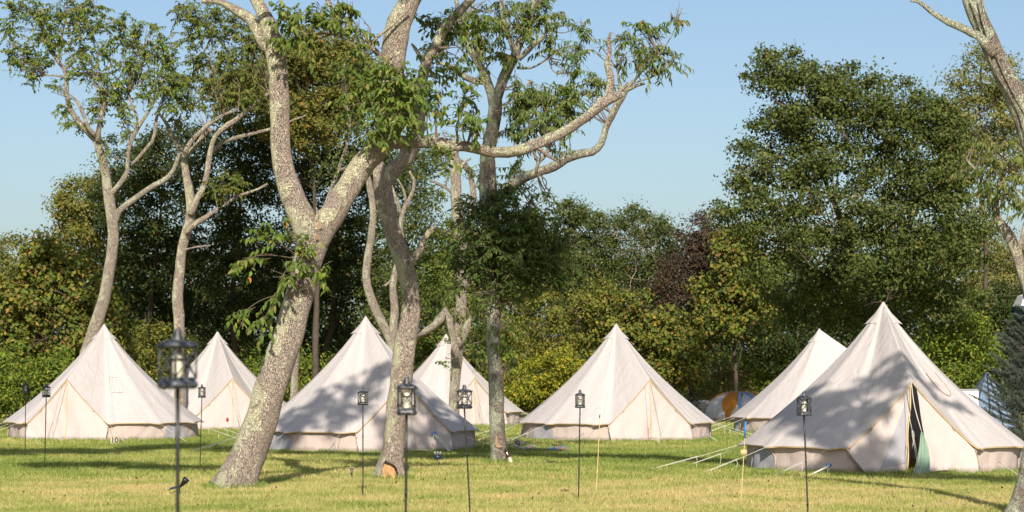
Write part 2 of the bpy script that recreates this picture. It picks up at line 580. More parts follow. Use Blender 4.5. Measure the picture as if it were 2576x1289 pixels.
PAL = dict(
    cherry=[(6, (0.095, 0.15, 0.026)), (3, (0.14, 0.19, 0.036)), (1.2, (0.225, 0.235, 0.055)), (0.06, (0.30, 0.15, 0.03))],
    peach=[(6, (0.088, 0.14, 0.03)), (3, (0.135, 0.175, 0.042)), (1.5, (0.21, 0.215, 0.07)), (0.06, (0.3, 0.16, 0.05))],
    upper=[(5, (0.095, 0.145, 0.026)), (3, (0.14, 0.185, 0.034)), (1.3, (0.21, 0.22, 0.05)), (0.2, (0.28, 0.17, 0.04))],
    olive=[(5, (0.095, 0.112, 0.024)), (4, (0.14, 0.148, 0.032)), (1.4, (0.22, 0.185, 0.05)), (0.4, (0.25, 0.13, 0.035))],
    dark=[(6, (0.032, 0.05, 0.013)), (3, (0.05, 0.07, 0.018)), (0.7, (0.11, 0.11, 0.04)), (0.15, (0.2, 0.11, 0.03))],  # leaf colours lowered further, adding the wood's inner shade to the tint
    oak=[(6, (0.058, 0.082, 0.02)), (3, (0.098, 0.12, 0.028)), (0.9, (0.155, 0.155, 0.052)), (0.04, (0.22, 0.135, 0.045))],
    vine=[(5, (0.085, 0.115, 0.022)), (3, (0.135, 0.15, 0.028)), (1.4, (0.22, 0.18, 0.03)), (0.4, (0.23, 0.14, 0.04)), (0.6, (0.15, 0.10, 0.04))],
    autumn=[(4, (0.10, 0.125, 0.022)), (3, (0.165, 0.17, 0.03)), (0.9, (0.22, 0.165, 0.04)), (0.25, (0.24, 0.14, 0.05)), (0.7, (0.22, 0.21, 0.08))],
    green=[(5, (0.09, 0.135, 0.02)), (4, (0.14, 0.185, 0.024)), (1.2, (0.23, 0.235, 0.035))],
    gold=[(4, (0.15, 0.175, 0.02)), (4, (0.215, 0.215, 0.022)), (2, (0.32, 0.27, 0.025)), (1.5, (0.09, 0.125, 0.02))],
    purple=[(5, (0.05, 0.036, 0.026)), (3, (0.075, 0.052, 0.034)), (1, (0.10, 0.085, 0.04)), (0.5, (0.15, 0.08, 0.06))],
    willow=[(5, (0.13, 0.145, 0.04)), (4, (0.175, 0.175, 0.05)), (1.5, (0.23, 0.205, 0.075))],
    dry=[(4, (0.17, 0.15, 0.06)), (3, (0.24, 0.20, 0.09)), (2, (0.11, 0.12, 0.035))],
)


def sprays(lb, tb, P0, D, length, k, lL, lW, pal, near=True, sag=0.35, hang=0.55, droop=0.4, twig=0.004):
    """leafy twigs: P0, D (n,3); length (n,); k leaves on each"""
    n = len(P0)
    D = unit(D)
    s = np.linspace(0.12, 1.0, k)[None, :, None]
    Ln = length[:, None, None]
    P = P0[:, None, :] + D[:, None, :] * s * Ln
    P[..., 2] -= (sag * Ln * s * s)[..., 0]
    tan = np.repeat(D[:, None, :], k, 1).copy()
    tan[..., 2] -= 2 * sag * s[..., 0]
    tan = unit(tan)
    side = unit(np.cross(tan, np.array([0, 0, 1.0])) + rng.normal(0, 0.25, tan.shape))
    sg = np.where(np.arange(k) % 2 == 0, 1.0, -1.0)[None, :, None]
    d = unit(tan * 0.55 + side * sg * 0.75 + np.array([0, 0, -hang]) + rng.normal(0, 0.28, tan.shape))
    N = unit(np.array([0, -0.55, 0.9]) + rng.normal(0, 0.38, tan.shape))
    m = n * k
    L = lL * rng.uniform(0.6, 1.2, m)
    W = lW * rng.uniform(0.75, 1.2, m)
    f = leaf_blades if near else leaf_quads
    f(lb, P.reshape(-1, 3), d.reshape(-1, 3), N.reshape(-1, 3), L, W, tints(m, pal), droop)
    if tb is not None:
        q = np.stack([P0, P[:, k // 2], P[:, -1]], 1)
        rr = np.array([1.6, 1.0, 0.4]) * twig
        a = np.arange(3) * 2.094
        off = np.stack([np.cos(a), np.sin(a) * 0.7, np.sin(a) * 0.7], -1)
        V = q[:, :, None, :] + off[None, None] * rr[None, :, None, None]
        base = np.arange(n)[:, None, None] * 9
        i, j = np.meshgrid(np.arange(2), np.arange(3), indexing='ij')
        F = np.stack([i * 3 + j, i * 3 + (j + 1) % 3, (i + 1) * 3 + (j + 1) % 3, (i + 1) * 3 + j], -1).reshape(1, -1, 4) + base
        tb.add(V.reshape(-1, 3), F.reshape(-1, 4), (0.17, 0.125, 0.09))


DENS = 2.0


def blob_sprays(lb, tb, blobs, Y, dens, k, lL, lW, pal, length=0.45, rz=None, offframe=False, **kw):
    """blobs: (px, py, rx, ry [, dy]) in picture units at depth Y; dens = sprays per cubic metre-ish"""
    for b in blobs:
        px, py, rx, ry = b[:4]
        if offframe and py > -40 - ry and -60 < px < 2640:
            continue          # would hang into the picture, where the photo has open sky
        dy = b[4] if len(b) > 4 else 0.0
        yy = Y + dy
        sc = yy / FPX
        c = at(px, py, yy)
        ax = np.array([rx * sc, (rz or 0.5 * (rx + ry) * sc), ry * sc])
        n = max(4, int(DENS * (dens * ax[0] * ax[1] * ax[2] * 4.2 + dens * 0.5 * (ax[0] * ax[2]) * 3.1)))
        if LIMBS and not offframe:
            A = np.array(LIMBS)
            for _ in range(3):
                e = c + rng.normal(0, .45, 3) * ax
                dd = np.linalg.norm(A - e - [0, 0, -.25], axis=1)
                a0 = A[dd.argmin()]
                if dd.min() > 2.2:
                    continue
                m = a0 * .5 + e * .5 + rng.normal(0, .10, 3) * max(.3, dd.min())
                tube(lb, [a0, m, e], [.016, .010, .004], 5, 9, tint=(.25, .20, .155), cap=False)
                for q in range(3):
                    f = m + (e - m) * rng.uniform(0, 1)
                    tube(lb, [f, f + rng.normal(0, .5, 3) * ax], [.006, .002], 4, tint=(.25, .20, .155), cap=False)
        u = unit(rng.normal(0, 1, (n, 3)))
        r = rng.uniform(0, 1, (n, 1)) ** 0.45
        P = c + u * r * ax * 0.9
        D = unit(u * 0.9 + np.array([0, -0.15, 0.35]) + rng.normal(0, 0.45, (n, 3)))
        ln = length * rng.uniform(0.6, 1.3, n)
        sprays(lb, tb, P - D * ln[:, None] * 0.5, D, ln, k, lL, lW, pal, **kw)


def clump_crown(lb, blobs, Y, pal, leaf=0.10, dens=1.0, rz=1.4, per=46, csize=0.42, ratio=0.62, sprig=0.14):
    """far crowns: clumps of small leaves spread through ellipsoids"""
    for b in blobs:
        px, py, rx, ry = b[:4]
        dy = b[4] if len(b) > 4 else 0.0
        yy = Y + dy
        sc = yy / FPX
        c = at(px, py, yy)
        ax = np.array([rx * sc, max(rz, 0.55 * rx * sc), ry * sc])
        area = 4 * math.pi * ((ax[0] * ax[1]) ** 1.6 / 3 + (ax[0] * ax[2]) ** 1.6 / 3 + (ax[1] * ax[2]) ** 1.6 / 3) ** (1 / 1.6)
        n = max(5, int(area * 1.25 * dens))
        per_ = int(per * 2.1)
        u = unit(rng.normal(0, 1, (n, 3)) * np.array([1, 1, 1]) + np.array([0, -0.45, 0.25]))
        lob = 1 + 0.16 * np.sin(u[:, 0] * 5 + px) * np.sin(u[:, 2] * 6 + py) + 0.10 * np.sin(u[:, 0] * 11 + u[:, 2] * 9 + px)
        r = (1 - 0.55 * rng.uniform(0, 1, n) ** 2.2) * lob
        out_ = rng.uniform(0, 1, n) < sprig
        r = np.where(out_, lob * rng.uniform(1.05, 1.32, n), r)
        C = c + u * r[:, None] * ax
        k = per_
        cs = csize * 1.3 * rng.uniform(0.5, 1.3, (n, 1, 1)) * np.where(out_, 0.62, 1.0)[:, None, None]
        od = unit(rng.normal(0, 1, (n, k, 3)) + np.array([0, 0, 0.25]))
        off = od * (0.25 + 0.75 * rng.uniform(0, 1, (n, k, 1)) ** 0.6) * np.array([1.1, 1.0, 0.74]) * cs * (1 + 0.3 * np.clip(rng.normal(0, 1, (n, k, 1)), -2, 1.1))
        P = C[:, None, :] + off
        N = unit(u[:, None, :] * 0.3 + od * 0.6 + np.array([0, -0.1, 0.5]) + rng.normal(0, 0.5, (n, k, 3)))
        d = unit(np.cross(N, rng.normal(0, 1, (n, k, 3))) + np.array([0, 0, -0.25]))
        m = n * k
        P = P.reshape(-1, 3); N = N.reshape(-1, 3); d = d.reshape(-1, 3)
        keep = P[:, 2] > 0.02
        tn = 1.08 * tints(m, pal) * np.repeat(rng.uniform(0.85, 1.15, n), k)[:, None]
        L = leaf * rng.uniform(0.6, 1.3, m)
        leaf_quads(lb, P[keep], d[keep], N[keep], L[keep], (L * ratio)[keep], tn[keep])


LIMBS = []


def limb(mb, pts, Y, seg=10, lump=0.25, flare=0.0, step=0.22):
    """pts: (px, py, width_px [, dy])"""
    P, r = [], []
    for p in pts:
        yy = Y + (p[3] if len(p) > 3 else 0.0)
        P.append(at(p[0], p[1], yy)); r.append(p[2] * yy / FPX / 2)
    LIMBS.extend(catmull(P, 5 * len(P)))
    L = np.linalg.norm(np.diff(np.array(P), axis=0), axis=1).sum()
    tube(mb, P, r, seg, max(6, int(L / step)), lump, flare=flare)


def dead_twigs(mb, spots, Y, n=5, length=0.6, rad=0.006):
    for px, py in spots:
        p = at(px, py, Y)
        for _ in range(n):
            d = unit(rng.normal(0, 1, 3) + np.array([0, 0, 0.4])) * length * rng.uniform(0.5, 1.2)
            q = p + d * 0.5 + rng.normal(0, 0.06, 3)
            tube(mb, [p, q, p + d], [rad, rad * 0.7, rad * 0.3], 4, 6, cap=False)
            e = q + unit(d + rng.normal(0, 0.4, 3)) * length * 0.35
            tube(mb, [q, e], [rad * 0.6, rad * 0.25], 4, cap=False)


def shade_blob(px_t, Yt, zt, Yc, r):
    """a crown blob at depth Yc that shades the point (px_t, zt) at depth Yt: returned in at() units"""
    x = (px_t - 1288.0) * Yt / FPX
    dl = Yt - Yc
    cx, cz = x + 0.0716 * dl, zt + 0.6 * dl
    k = FPX / Yc
    return (1288 + cx * k, HOR - (cz - CAMH) * k, r * k, r * k * 0.8)


def tree(name, label, px, py, cat='tree', group=None):
    base = gx(px, py)
    LIMBS.clear()
    t = thing(name, label, cat, base, group=group)
    return t, base


# --- the forked leaning tree in front
Y1 = CAMH * FPX / (1230 - HOR)
Y2 = CAMH * FPX / (1206 - HOR)
T, B0 = tree('leaning_tree', 'large forked tree with lichen covered trunk leaning right, its two limbs making a wide V', 592, 1230)
mb = MB()
limb(mb, [(588, 1236, 102), (604, 1190, 92), (640, 1100, 82), (676, 1000, 78), (706, 900, 78), (738, 800, 75), (758, 720, 74), (772, 660, 76), (786, 600, 84), (792, 560, 88)], Y1, 28, 0.12, 0.34, 0.07)
limb(mb, [(778, 625, 60), (765, 560, 66), (745, 520, 62), (722, 450, 56), (708, 390, 52), (704, 330, 51), (703, 270, 51), (700, 200, 50), (692, 130, 47), (678, 70, 40), (655, 20, 32), (630, -30, 28), (600, -130, 24, -.5), (560, -260, 18, -1)], Y1, 18, 0.12, 0, 0.12)
limb(mb, [(790, 620, 56), (812, 575, 64), (840, 535, 63), (878, 470, 62), (915, 412, 62), (950, 375, 62), (975, 340, 56), (988, 290, 54), (986, 230, 54), (990, 150, 60), (1000, 70, 64), (1025, 10, 56), (1060, -50, 46), (1090, -160, 36, -.6), (1100, -300, 26, -1)], Y1, 18, 0.12, 0, 0.12)
mb.build('trunk', M['bark'], T, B0)
mb = MB()
limb(mb, [(955, 362, 40), (1000, 358, 32), (1060, 356, 30), (1110, 362, 29), (1160, 368, 28), (1210, 376, 28), (1250, 383, 27), (1290, 381, 27), (1340, 367, 26), (1400, 340, 26), (1450, 312, 25), (1490, 282, 25), (1520, 258, 26), (1548, 242, 24), (1566, 236, 14)], Y1, 14, 0.2, 0, 0.1)
mb.build('limb', M['bark'], T, B0); mb = MB()
limb(mb, [(1525, 255, 20), (1534, 222, 18), (1536, 190, 18), (1528, 165, 15), (1533, 130, 13), (1531, 100, 10), (1537, 82, 6)], Y1, 10, 0.35, 0, 0.08)
limb(mb, [(1492, 284, 16), (1508, 255, 15), (1512, 244, 14)], Y1, 8, 0.3)
limb(mb, [(1545, 243, 12), (1568, 222, 11), (1582, 208, 6)], Y1, 8, 0.3)
limb(mb, [(1345, 366, 14), (1358, 374, 12), (1380, 392, 9), (1398, 404, 5)], Y1, 8, 0.3)
mb.build('limb', M['bark'], T, B0)
mb = MB()
limb(mb, [(686, 130, 34), (665, 112, 28), (648, 78, 27), (632, 50, 27), (605, 33, 24), (570, 12, 19), (540, 2, 15), (505, 5, 8)], Y1, 12, 0.2, 0, 0.1)
limb(mb, [(520, 4, 9), (500, -40, 8), (430, -120, 8, -1), (300, -190, 6, -2)], Y1, 8, 0.2)
mb.build('limb', M['bark'], T, B0)
mb = MB()
limb(mb, [(985, 160, 20), (955, 140, 15), (930, 105, 12), (925, 95, 7)], Y1, 8, 0.3)
mb.build('limb', M['bark'], T, B0); mb = MB()
limb(mb, [(640, -20, 14), (770, -60, 12), (830, 10, 11), (848, 60, 10), (845, 85, 8)], Y1 - .6, 8, 0.4)
mb.build('limb', M['bark'], T, B0); mb = MB()
limb(mb, [(930, 110, 9), (990, 60, 7), (1030, 20, 5)], Y1 - .3, 8, 0.3)
mb.build('limb', M['bark'], T, B0); mb = MB()
# splintered snag in the crotch
limb(mb, [(797, 556, 9, -.15), (799, 535, 6, -.15), (796, 522, 2, -.15)], Y1, 6, 0.3)
mb.build('snag', M['bark'], T, B0)
for (cx, cy, w) in ((802, 566, 12), (797, 596, 8)):
    mb = MB()
    a = np.linspace(0, 2 * np.pi, 14, endpoint=False)
    ring = [at(cx + w * 0.6 * math.cos(t) * (1 + .25 * math.sin(3 * t)), cy + w * math.sin(t), Y1 - 0.252 - 0.02 * math.cos(t)) for t in a]
    c = at(cx, cy, Y1 - 0.262)
    mb.add(np.vstack([ring, c]), np.array([[i, (i + 1) % 14, 14] for i in range(14)]))
    mb.build('bark_scar', M['scar'], T, B0)
lb = MB(); tb = lb
kw = dict(near=True, sag=0.3, hang=0.6, droop=0.3)
P1 = PAL['cherry']
blob_sprays(lb, tb, [(740, 40, 55, 45, -.6), (800, 40, 55, 40, -.7), (850, 25, 35, 35, -.7), (725, 100, 30, 35, -.5), (765, 90, 30, 25, -.6)], Y1, 36, 14, 0.125, 0.048, P1, 0.5, **kw)
blob_sprays(lb, tb, [(880, 25, 12, 25, -.7), (893, 75, 14, 30, -.7), (900, 110, 12, 25, -.7)], Y1, 30, 12, 0.12, 0.042, P1, 0.35, **kw)
blob_sprays(lb, tb, [(985, 180, 60, 55, -.7), (950, 220, 70, 60, -.6), (1010, 250, 65, 60, -.7), (970, 300, 70, 50, -.8), (920, 170, 50, 40, -.4), (1045, 215, 40, 60, -.4), (930, 330, 40, 30, -.5)], Y1, 34, 14, 0.112, 0.045, P1, 0.5, **kw)
blob_sprays(lb, tb, [(1180, 240, 45, 50, -.4), (1160, 300, 50, 45, -.4), (1200, 310, 40, 40, -.3), (1105, 260, 35, 45, -.2), (1130, 380, 20, 18, -.2)], Y1, 22, 13, 0.125, 0.045, P1, 0.45, **kw)
blob_sprays(lb, tb, [(870, 170, 30, 40, -.3), (905, 90, 22, 35, -.4), (880, 250, 40, 40, -.1)], Y1, 14, 12, 0.12, 0.042, P1, 0.45, **kw)
# low leafy shoots on the trunk
blob_sprays(lb, tb, [(760, 660, 55, 32, -.55), (730, 690, 45, 28, -.6), (800, 690, 30, 28, -.5), (715, 590, 40, 28, -.4), (760, 620, 25, 25, -.4)], Y1, 14, 12, 0.13, 0.05, P1, 0.42, **kw)
for (xa, ya, xb, yb) in ((745, 640, 640, 590), (740, 650, 610, 650), (735, 690, 690, 745), (700, 740, 600, 795), (705, 750, 665, 800), (690, 640, 625, 655), (720, 610, 660, 580)):
    a, b = at(xa, ya, Y1 - .35), at(xb, yb, Y1 - .6)
    d = b - a
    tube(tb, [a, a + d * .5 + np.array([0, 0, .05]), b], [0.008, 0.006, 0.003], 5, 8, tint=(0.17, 0.125, 0.09))
    n = 4
    P0 = a + d * rng.uniform(0.45, 0.95, (n, 1))
    sprays(lb, tb, P0, d + rng.normal(0, .18, (n, 3)), np.full(n, .32), 9, 0.13, 0.052, P1, **kw)
# crown above the picture: it throws the dappled shade on the tent and the lawn behind
off = []
for px_t, zt in ((760, .8), (820, 1.4), (875, 1.95), (905, 1.2), (960, 2.2), (740, 1.3), (850, .7), (985, .7), (1060, .6)):
    off.append(shade_blob(px_t, 51.5, zt, Y1 - 0.6, 0.36))
def lawn_shade(spots, Yc, Yref, rw=0.8, rh=1.25):
    out = []
    for px_t, py_t in spots:
        q = shade_blob(px_t, CAMH * FPX / (py_t - HOR), 0, Yc, 1.0)
        k = FPX / Yc
        out.append((q[0], q[1], rw * k, rh * k, Yc - Yref))
    return out


YR = Y1 - 0.8
off += lawn_shade(((10, 1138), (70, 1140), (150, 1137), (230, 1139), (310, 1136), (390, 1128), (480, 1124), (570, 1134)), Y1 - 1.5, YR)
off += lawn_shade(((690, 1140), (750, 1144), (820, 1142), (890, 1146), (950, 1144), (1030, 1140)), Y1 - 1.5, YR, .7, .45)
off += lawn_shade(((130, 1172), (230, 1170), (330, 1174), (430, 1178), (520, 1180), (1010, 1150), (1090, 1152), (1170, 1150)), Y1 - 6, YR, .75, .8)
for px_t, zt_, Yt_ in ((1240, 4.6, 45.4), (1240, 5.4, 45.4), (1240, 6.3, 45.4), (1240, 7.2, 45.4), (1240, 3.9, 45.4), (1290, 4.4, 45.4), (1350, 5.0, 45.4), (1290, 3.6, 45.4)):
    q = shade_blob(px_t, Yt_, zt_, Y1 - 3.5, .42)
    off.append(q + (Y1 - 3.5 - YR,))
for px_t, zt in ((840, 1.0), (930, 1.9), (765, 1.1), (805, 1.7), (730, .75)):
    off.append(shade_blob(px_t, 51.5, zt, Y1 - 0.6, 0.34))
blob_sprays(lb, tb, off, Y1 - 0.8, 15, 12, 0.19, 0.085, P1, 0.45, rz=0.5, near=False, offframe=True)
lb.build('crown', M['leaf'], T, B0, smooth=False)

# --- tree with the hollow base, second from the leaning one
Y2 = CAMH * FPX / (1206 - HOR)
T, B0 = tree('hollow_tree', 'upright lichen spotted tree with a rotten orange hollow at the foot of its trunk', 977, 1206)
mb = MB()
limb(mb, [(976, 1212, 74), (980, 1180, 66), (988, 1130, 56), (994, 1080, 52), (1002, 1000, 54), (1014, 920, 56), (1022, 850, 52), (1033, 770, 44), (1028, 710, 42), (1008, 640, 44), (984, 570, 46), (968, 500, 48), (958, 450, 46), (952, 420, 34), (944, 398, 16)], Y2, 26, 0.13, 0.34, 0.07)
limb(mb, [(962, 470, 40), (985, 432, 42), (1015, 402, 40), (1038, 370, 38), (1052, 320, 34), (1056, 270, 32), (1060, 210, 29), (1072, 160, 27), (1098, 110, 25), (1130, 55, 22), (1172, 12, 20), (1215, -40, 18), (1290, -160, 14)], Y2, 14, 0.16, 0, 0.12)
limb(mb, [(1030, 660, 20), (1052, 640, 18), (1068, 600, 16), (1084, 578, 14), (1096, 568, 8)], Y2 - .2, 9, 0.3)
limb(mb, [(1024, 690, 14), (1045, 650, 10), (1060, 632, 5)], Y2 - .25, 7, 0.3)
limb(mb, [(1068, 165, 14), (1050, 130, 10), (1035, 110, 5)], Y2, 7, 0.3)
mb.build('trunk', M['bark'], T, B0)


def hollow(mb, pts, Y, axis, off, nx=10, ny=14, seed=0):
    """a patch between two outlines laid on a trunk; pts: (py, px_left, px_right); axis: (py, px_centre, px_width)"""
    pts = np.array(pts, float); axis = np.array(axis, float)
    V = []
    for y in np.linspace(pts[0, 0], pts[-1, 0], ny):
        l = np.interp(y, pts[:, 0], pts[:, 1]); r = np.interp(y, pts[:, 0], pts[:, 2])
        c = np.interp(y, axis[:, 0], axis[:, 1]); h = np.interp(y, axis[:, 0], axis[:, 2]) / 2 * 1.16
        for x in np.linspace(l, r, nx):
            x2 = x + (1.2 * math.sin(y * .9 + seed) if 0 else 0)
            d = np.sqrt(max(0.05, 1 - ((x2 - c) / h) ** 2)) * h * Y / FPX
            V.append(at(x2, y, Y - d - off))
    mb.add(V, grid_faces(ny, nx))


AX2 = [(1080, 994, 52), (1130, 988, 56), (1160, 984, 64), (1180, 981, 72), (1212, 976, 84)]
def rag(rows, seed):
    r2 = np.random.default_rng(seed)
    rows = np.array(rows, float)
    ys = np.linspace(rows[0, 0], rows[-1, 0], 24)
    return [(y, np.interp(y, rows[:, 0], rows[:, 1]) + r2.normal(0, .7), np.interp(y, rows[:, 0], rows[:, 2]) + r2.normal(0, .7)) for y in ys]


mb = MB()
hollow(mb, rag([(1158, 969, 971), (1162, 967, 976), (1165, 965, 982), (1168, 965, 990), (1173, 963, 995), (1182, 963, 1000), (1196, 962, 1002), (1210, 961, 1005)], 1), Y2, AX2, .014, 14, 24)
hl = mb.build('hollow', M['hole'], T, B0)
mb = MB()
hollow(mb, rag([(1167, 967, 970), (1170, 965, 976), (1173, 964, 984), (1178, 963, 991), (1186, 962, 995), (1198, 961, 998), (1210, 960, 1001)], 2), Y2, AX2, .026, 14, 24)
mb.build('rotten_wood', M['wood'], hl, B0)
lb = MB(); tb = lb
blob_sprays(lb, tb, [(1090, 150, 45, 60, 0), (1075, 240, 40, 60, 0), (1120, 90, 50, 50, .2), (1150, 170, 40, 40, .2), (1180, 60, 60, 55, .2), (1085, 60, 50, 45, .4)], Y2, 20, 13, 0.12, 0.042, PAL['cherry'], 0.5, **kw)
off = [shade_blob(px_t, 51.8, zt, Y2, 0.4) for px_t, zt in ((1060, 1.2), (1110, .9), (1150, .6), (1010, 1.9), (1090, 1.5))]
off += [shade_blob(px_t, CAMH * FPX / (py_t - HOR), 0, Y2, 0.5) for px_t, py_t in ((1080, 1150), (1180, 1160), (1320, 1145), (1430, 1150), (1520, 1148), (1620, 1150))]
blob_sprays(lb, tb, off, Y2, 15, 12, 0.19, 0.085, PAL['cherry'], 0.45, rz=0.5, near=False, offframe=True)
lb.build('crown', M['leaf'], T, B0, smooth=False)

# --- pale two stemmed tree behind it
Y9 = 57.8
T, B0 = tree('pale_stem_tree', 'slim bare pale tree with two wavy stems standing behind the hollow based trunk', 1008, HOR + CAMH * FPX / Y9)
mb = MB()
limb(mb, [(1006, 1116, 40), (1004, 1030, 34), (1000, 950, 32), (992, 880, 30), (974, 838, 26), (950, 790, 25), (932, 745, 22), (921, 700, 19), (926, 640, 19), (937, 575, 18), (938, 520, 17), (930, 470, 16), (922, 430, 12), (915, 380, 8)], Y9, 12, 0.15, 0.1)
limb(mb, [(996, 890, 26), (990, 840, 22), (993, 780, 20), (988, 720, 19), (1000, 660, 16), (1010, 600, 13), (1008, 560, 12), (1018, 520, 11), (1036, 490, 10), (1042, 455, 8), (1030, 430, 5)], Y9, 10, 0.2)
limb(mb, [(1010, 545, 10), (996, 500, 9), (985, 470, 8), (975, 430, 5)], Y9, 8, 0.2)
limb(mb, [(1022, 515, 7), (1016, 480, 6), (1000, 450, 4)], Y9, 8, 0.2)
limb(mb, [(968, 720, 8), (985, 705, 6), (995, 690, 4)], Y9, 6, 0.2)
mb.build('trunk', M['bark_pale'], T, B0)

# --- slim trunk seen right of the leaning tree
Y10 = 66.5
T, B0 = tree('slim_tree', 'slim grey trunk half hidden behind the leaning forked tree', 736, HOR + CAMH * FPX / Y10)
mb = MB()
limb(mb, [(736, 1096, 24), (740, 1000, 22), (742, 930, 19), (748, 840, 17), (757, 740, 15), (790, 600, 12), (850, 430, 9), (880, 330, 7), (868, 230, 6), (866, 175, 5)], Y10, 10, 0.15)
limb(mb, [(850, 430, 8), (880, 420, 7), (905, 438, 6)], Y10, 7, 0.2)
limb(mb, [(866, 240, 6), (862, 200, 7), (868, 150, 5)], Y10, 7, 0.2)
mb.build('trunk', M['bark_pale'], T, B0)
lb = MB()
clump_crown(lb, [(872, 180, 30, 30), (890, 330, 40, 40), (840, 420, 40, 30)], Y10, PAL['oak'], 0.09, 0.8, 0.8, 40)
lb.build('crown', M['leaf_far'], T, B0, smooth=False)

# --- pale straight tree between the middle tents
Y3 = 61.0
T, B0 = tree('spotted_tree', 'pale spotted straight tree in front of the small middle tent, with a broken side limb', 1143, HOR + CAMH * FPX / Y3)
mb = MB()
limb(mb, [(1143, 1112, 34), (1143, 1050, 27), (1143, 980, 26), (1148, 920, 28), (1150, 880, 30), (1156, 830, 28), (1160, 760, 28), (1164, 690, 29), (1160, 630, 30), (1152, 560, 29), (1148, 500, 28), (1146, 440, 27), (1142, 390, 24), (1140, 365, 16)], Y3, 14, 0.12, 0.1)
limb(mb, [(1152, 870, 22), (1168, 835, 20), (1178, 812, 17), (1183, 800, 8)], Y3 - .2, 9, 0.3)
limb(mb, [(1150, 450, 9), (1165, 412, 8), (1185, 398, 5)], Y3, 7, 0.25)
limb(mb, [(1146, 490, 10), (1120, 472, 8), (1095, 458, 6), (1078, 452, 3)], Y3, 7, 0.25)
limb(mb, [(1154, 530, 9), (1175, 500, 8), (1195, 480, 5)], Y3, 7, 0.25)
limb(mb, [(1150, 400, 14), (1180, 430, 15), (1190, 480, 15), (1185, 540, 14), (1170, 580, 12)], Y3 + .5, 8, 0.25)
mb.build('trunk', M['bark_pale'], T, B0)
mb = MB()
limb(mb, [(1150, 900, 20), (1130, 800, 18), (1122, 780, 20), (1108, 805, 22), (1085, 825, 22), (1062, 838, 18), (1050, 846, 8)], Y3 - .5, 10, 0.3)
mb.build('limb', M['bark_pale'], T, B0)
lb = MB(); tb = lb
blob_sprays(lb, tb, [(1115, 905, 25, 16, -.4), (1140, 850, 40, 25, -.3), (1170, 770, 40, 40, -.3), (1130, 720, 40, 40, -.3), (1180, 690, 35, 40, .2), (1200, 880, 30, 30, .2), (1120, 430, 18, 30, .3), (1180, 420, 30, 30, .3), (1110, 330, 40, 30, .3)], Y3, 7, 10, 0.12, 0.045, PAL['upper'], 0.5, near=False)
lb.build('crown', M['leaf_far'], T, B0, smooth=False)

# --- tree with the long arching right limb and drooping leaves
Y4 = CAMH * FPX / (1166 - HOR)
T, B0 = tree('drooping_leaf_tree', 'tree with drooping narrow leaves, dense dark foliage round its trunk and a limb arching right', 1256, 1166)
mb = MB()
limb(mb, [(1256, 1172, 50), (1255, 1140, 44), (1251, 1070, 40), (1249, 1000, 38), (1246, 930, 37), (1241, 860, 36), (1242, 800, 36), (1245, 740, 36), (1243, 660, 38), (1238, 580, 42), (1230, 500, 46), (1226, 430, 42), (1228, 380, 38), (1240, 320, 34), (1247, 270, 34), (1242, 235, 34)], Y4, 18, 0.12, 0.12, 0.12)
limb(mb, [(1244, 255, 26), (1230, 215, 24), (1215, 180, 22), (1196, 148, 18), (1178, 115, 15), (1165, 92, 13), (1155, 40, 12), (1140, -40, 10)], Y4, 12, 0.2)
limb(mb, [(1222, 205, 18), (1200, 205, 16), (1180, 200, 15), (1155, 182, 14), (1130, 165, 12), (1098, 158, 9)], Y4 - .2, 10, 0.2)
limb(mb, [(1205, 160, 14), (1200, 100, 12), (1192, 50, 10), (1185, -20, 9)], Y4 + .2, 9, 0.2)
limb(mb, [(1246, 260, 26), (1262, 210, 26), (1278, 172, 25), (1295, 142, 23), (1308, 105, 20), (1324, 78, 19), (1336, 40, 18), (1344, 0, 16), (1350, -80, 14)], Y4, 12, 0.2)
limb(mb, [(1296, 140, 15), (1284, 100, 13), (1272, 70, 13), (1262, 20, 12), (1258, -30, 10)], Y4 - .2, 9, 0.2)
limb(mb, [(1305, 150, 13), (1330, 125, 14), (1350, 105, 14), (1375, 84, 11), (1380, 40, 8)], Y4 - .2, 9, 0.25)
limb(mb, [(1300, 170, 8), (1340, 170, 6), (1380, 145, 4)], Y4, 7, 0.25)
mb.build('trunk', M['bark_green'], T, B0)
mb = MB()
limb(mb, [(1236, 540, 26), (1262, 488, 28), (1300, 458, 27), (1345, 436, 25), (1390, 420, 24), (1430, 396, 22), (1470, 386, 21), (1498, 378, 20), (1514, 356, 18), (1524, 322, 17), (1540, 290, 17), (1556, 258, 17), (1570, 234, 17)], Y4, 12, 0.2, 0, 0.12)
limb(mb, [(1570, 236, 15), (1590, 208, 9), (1606, 186, 6), (1640, 160, 4), (1690, 90, 3), (1715, 20, 2)], Y4, 8, 0.2)
limb(mb, [(1575, 228, 12), (1600, 216, 9), (1622, 210, 6)], Y4, 8, 0.3)
limb(mb, [(1565, 240, 9), (1560, 215, 8), (1552, 172, 5)], Y4, 8, 0.3)
limb(mb, [(1350, 436, 9), (1352, 412, 9), (1372, 392, 9), (1382, 372, 6)], Y4 - .1, 8, 0.2)
limb(mb, [(1590, 210, 5), (1650, 190, 3), (1690, 160, 2)], Y4, 6, 0.2)
mb.build('limb', M['bark_green'], T, B0)
lb = MB(); tb = lb
k4 = dict(near=True, sag=0.3, hang=0.55, droop=0.55)
P4 = PAL['peach']
blob_sprays(lb, tb, [(1240, 40, 60, 50, 0), (1300, 60, 60, 50, -.3), (1360, 40, 50, 45, -.2), (1380, 100, 45, 35, 0), (1210, 110, 55, 40, .2), (1260, 130, 45, 35, -.3), (1160, 60, 45, 45, .2), (1330, 10, 60, 30, 0)], Y4, 24, 15, 0.135, 0.036, P4, 0.5, **k4)
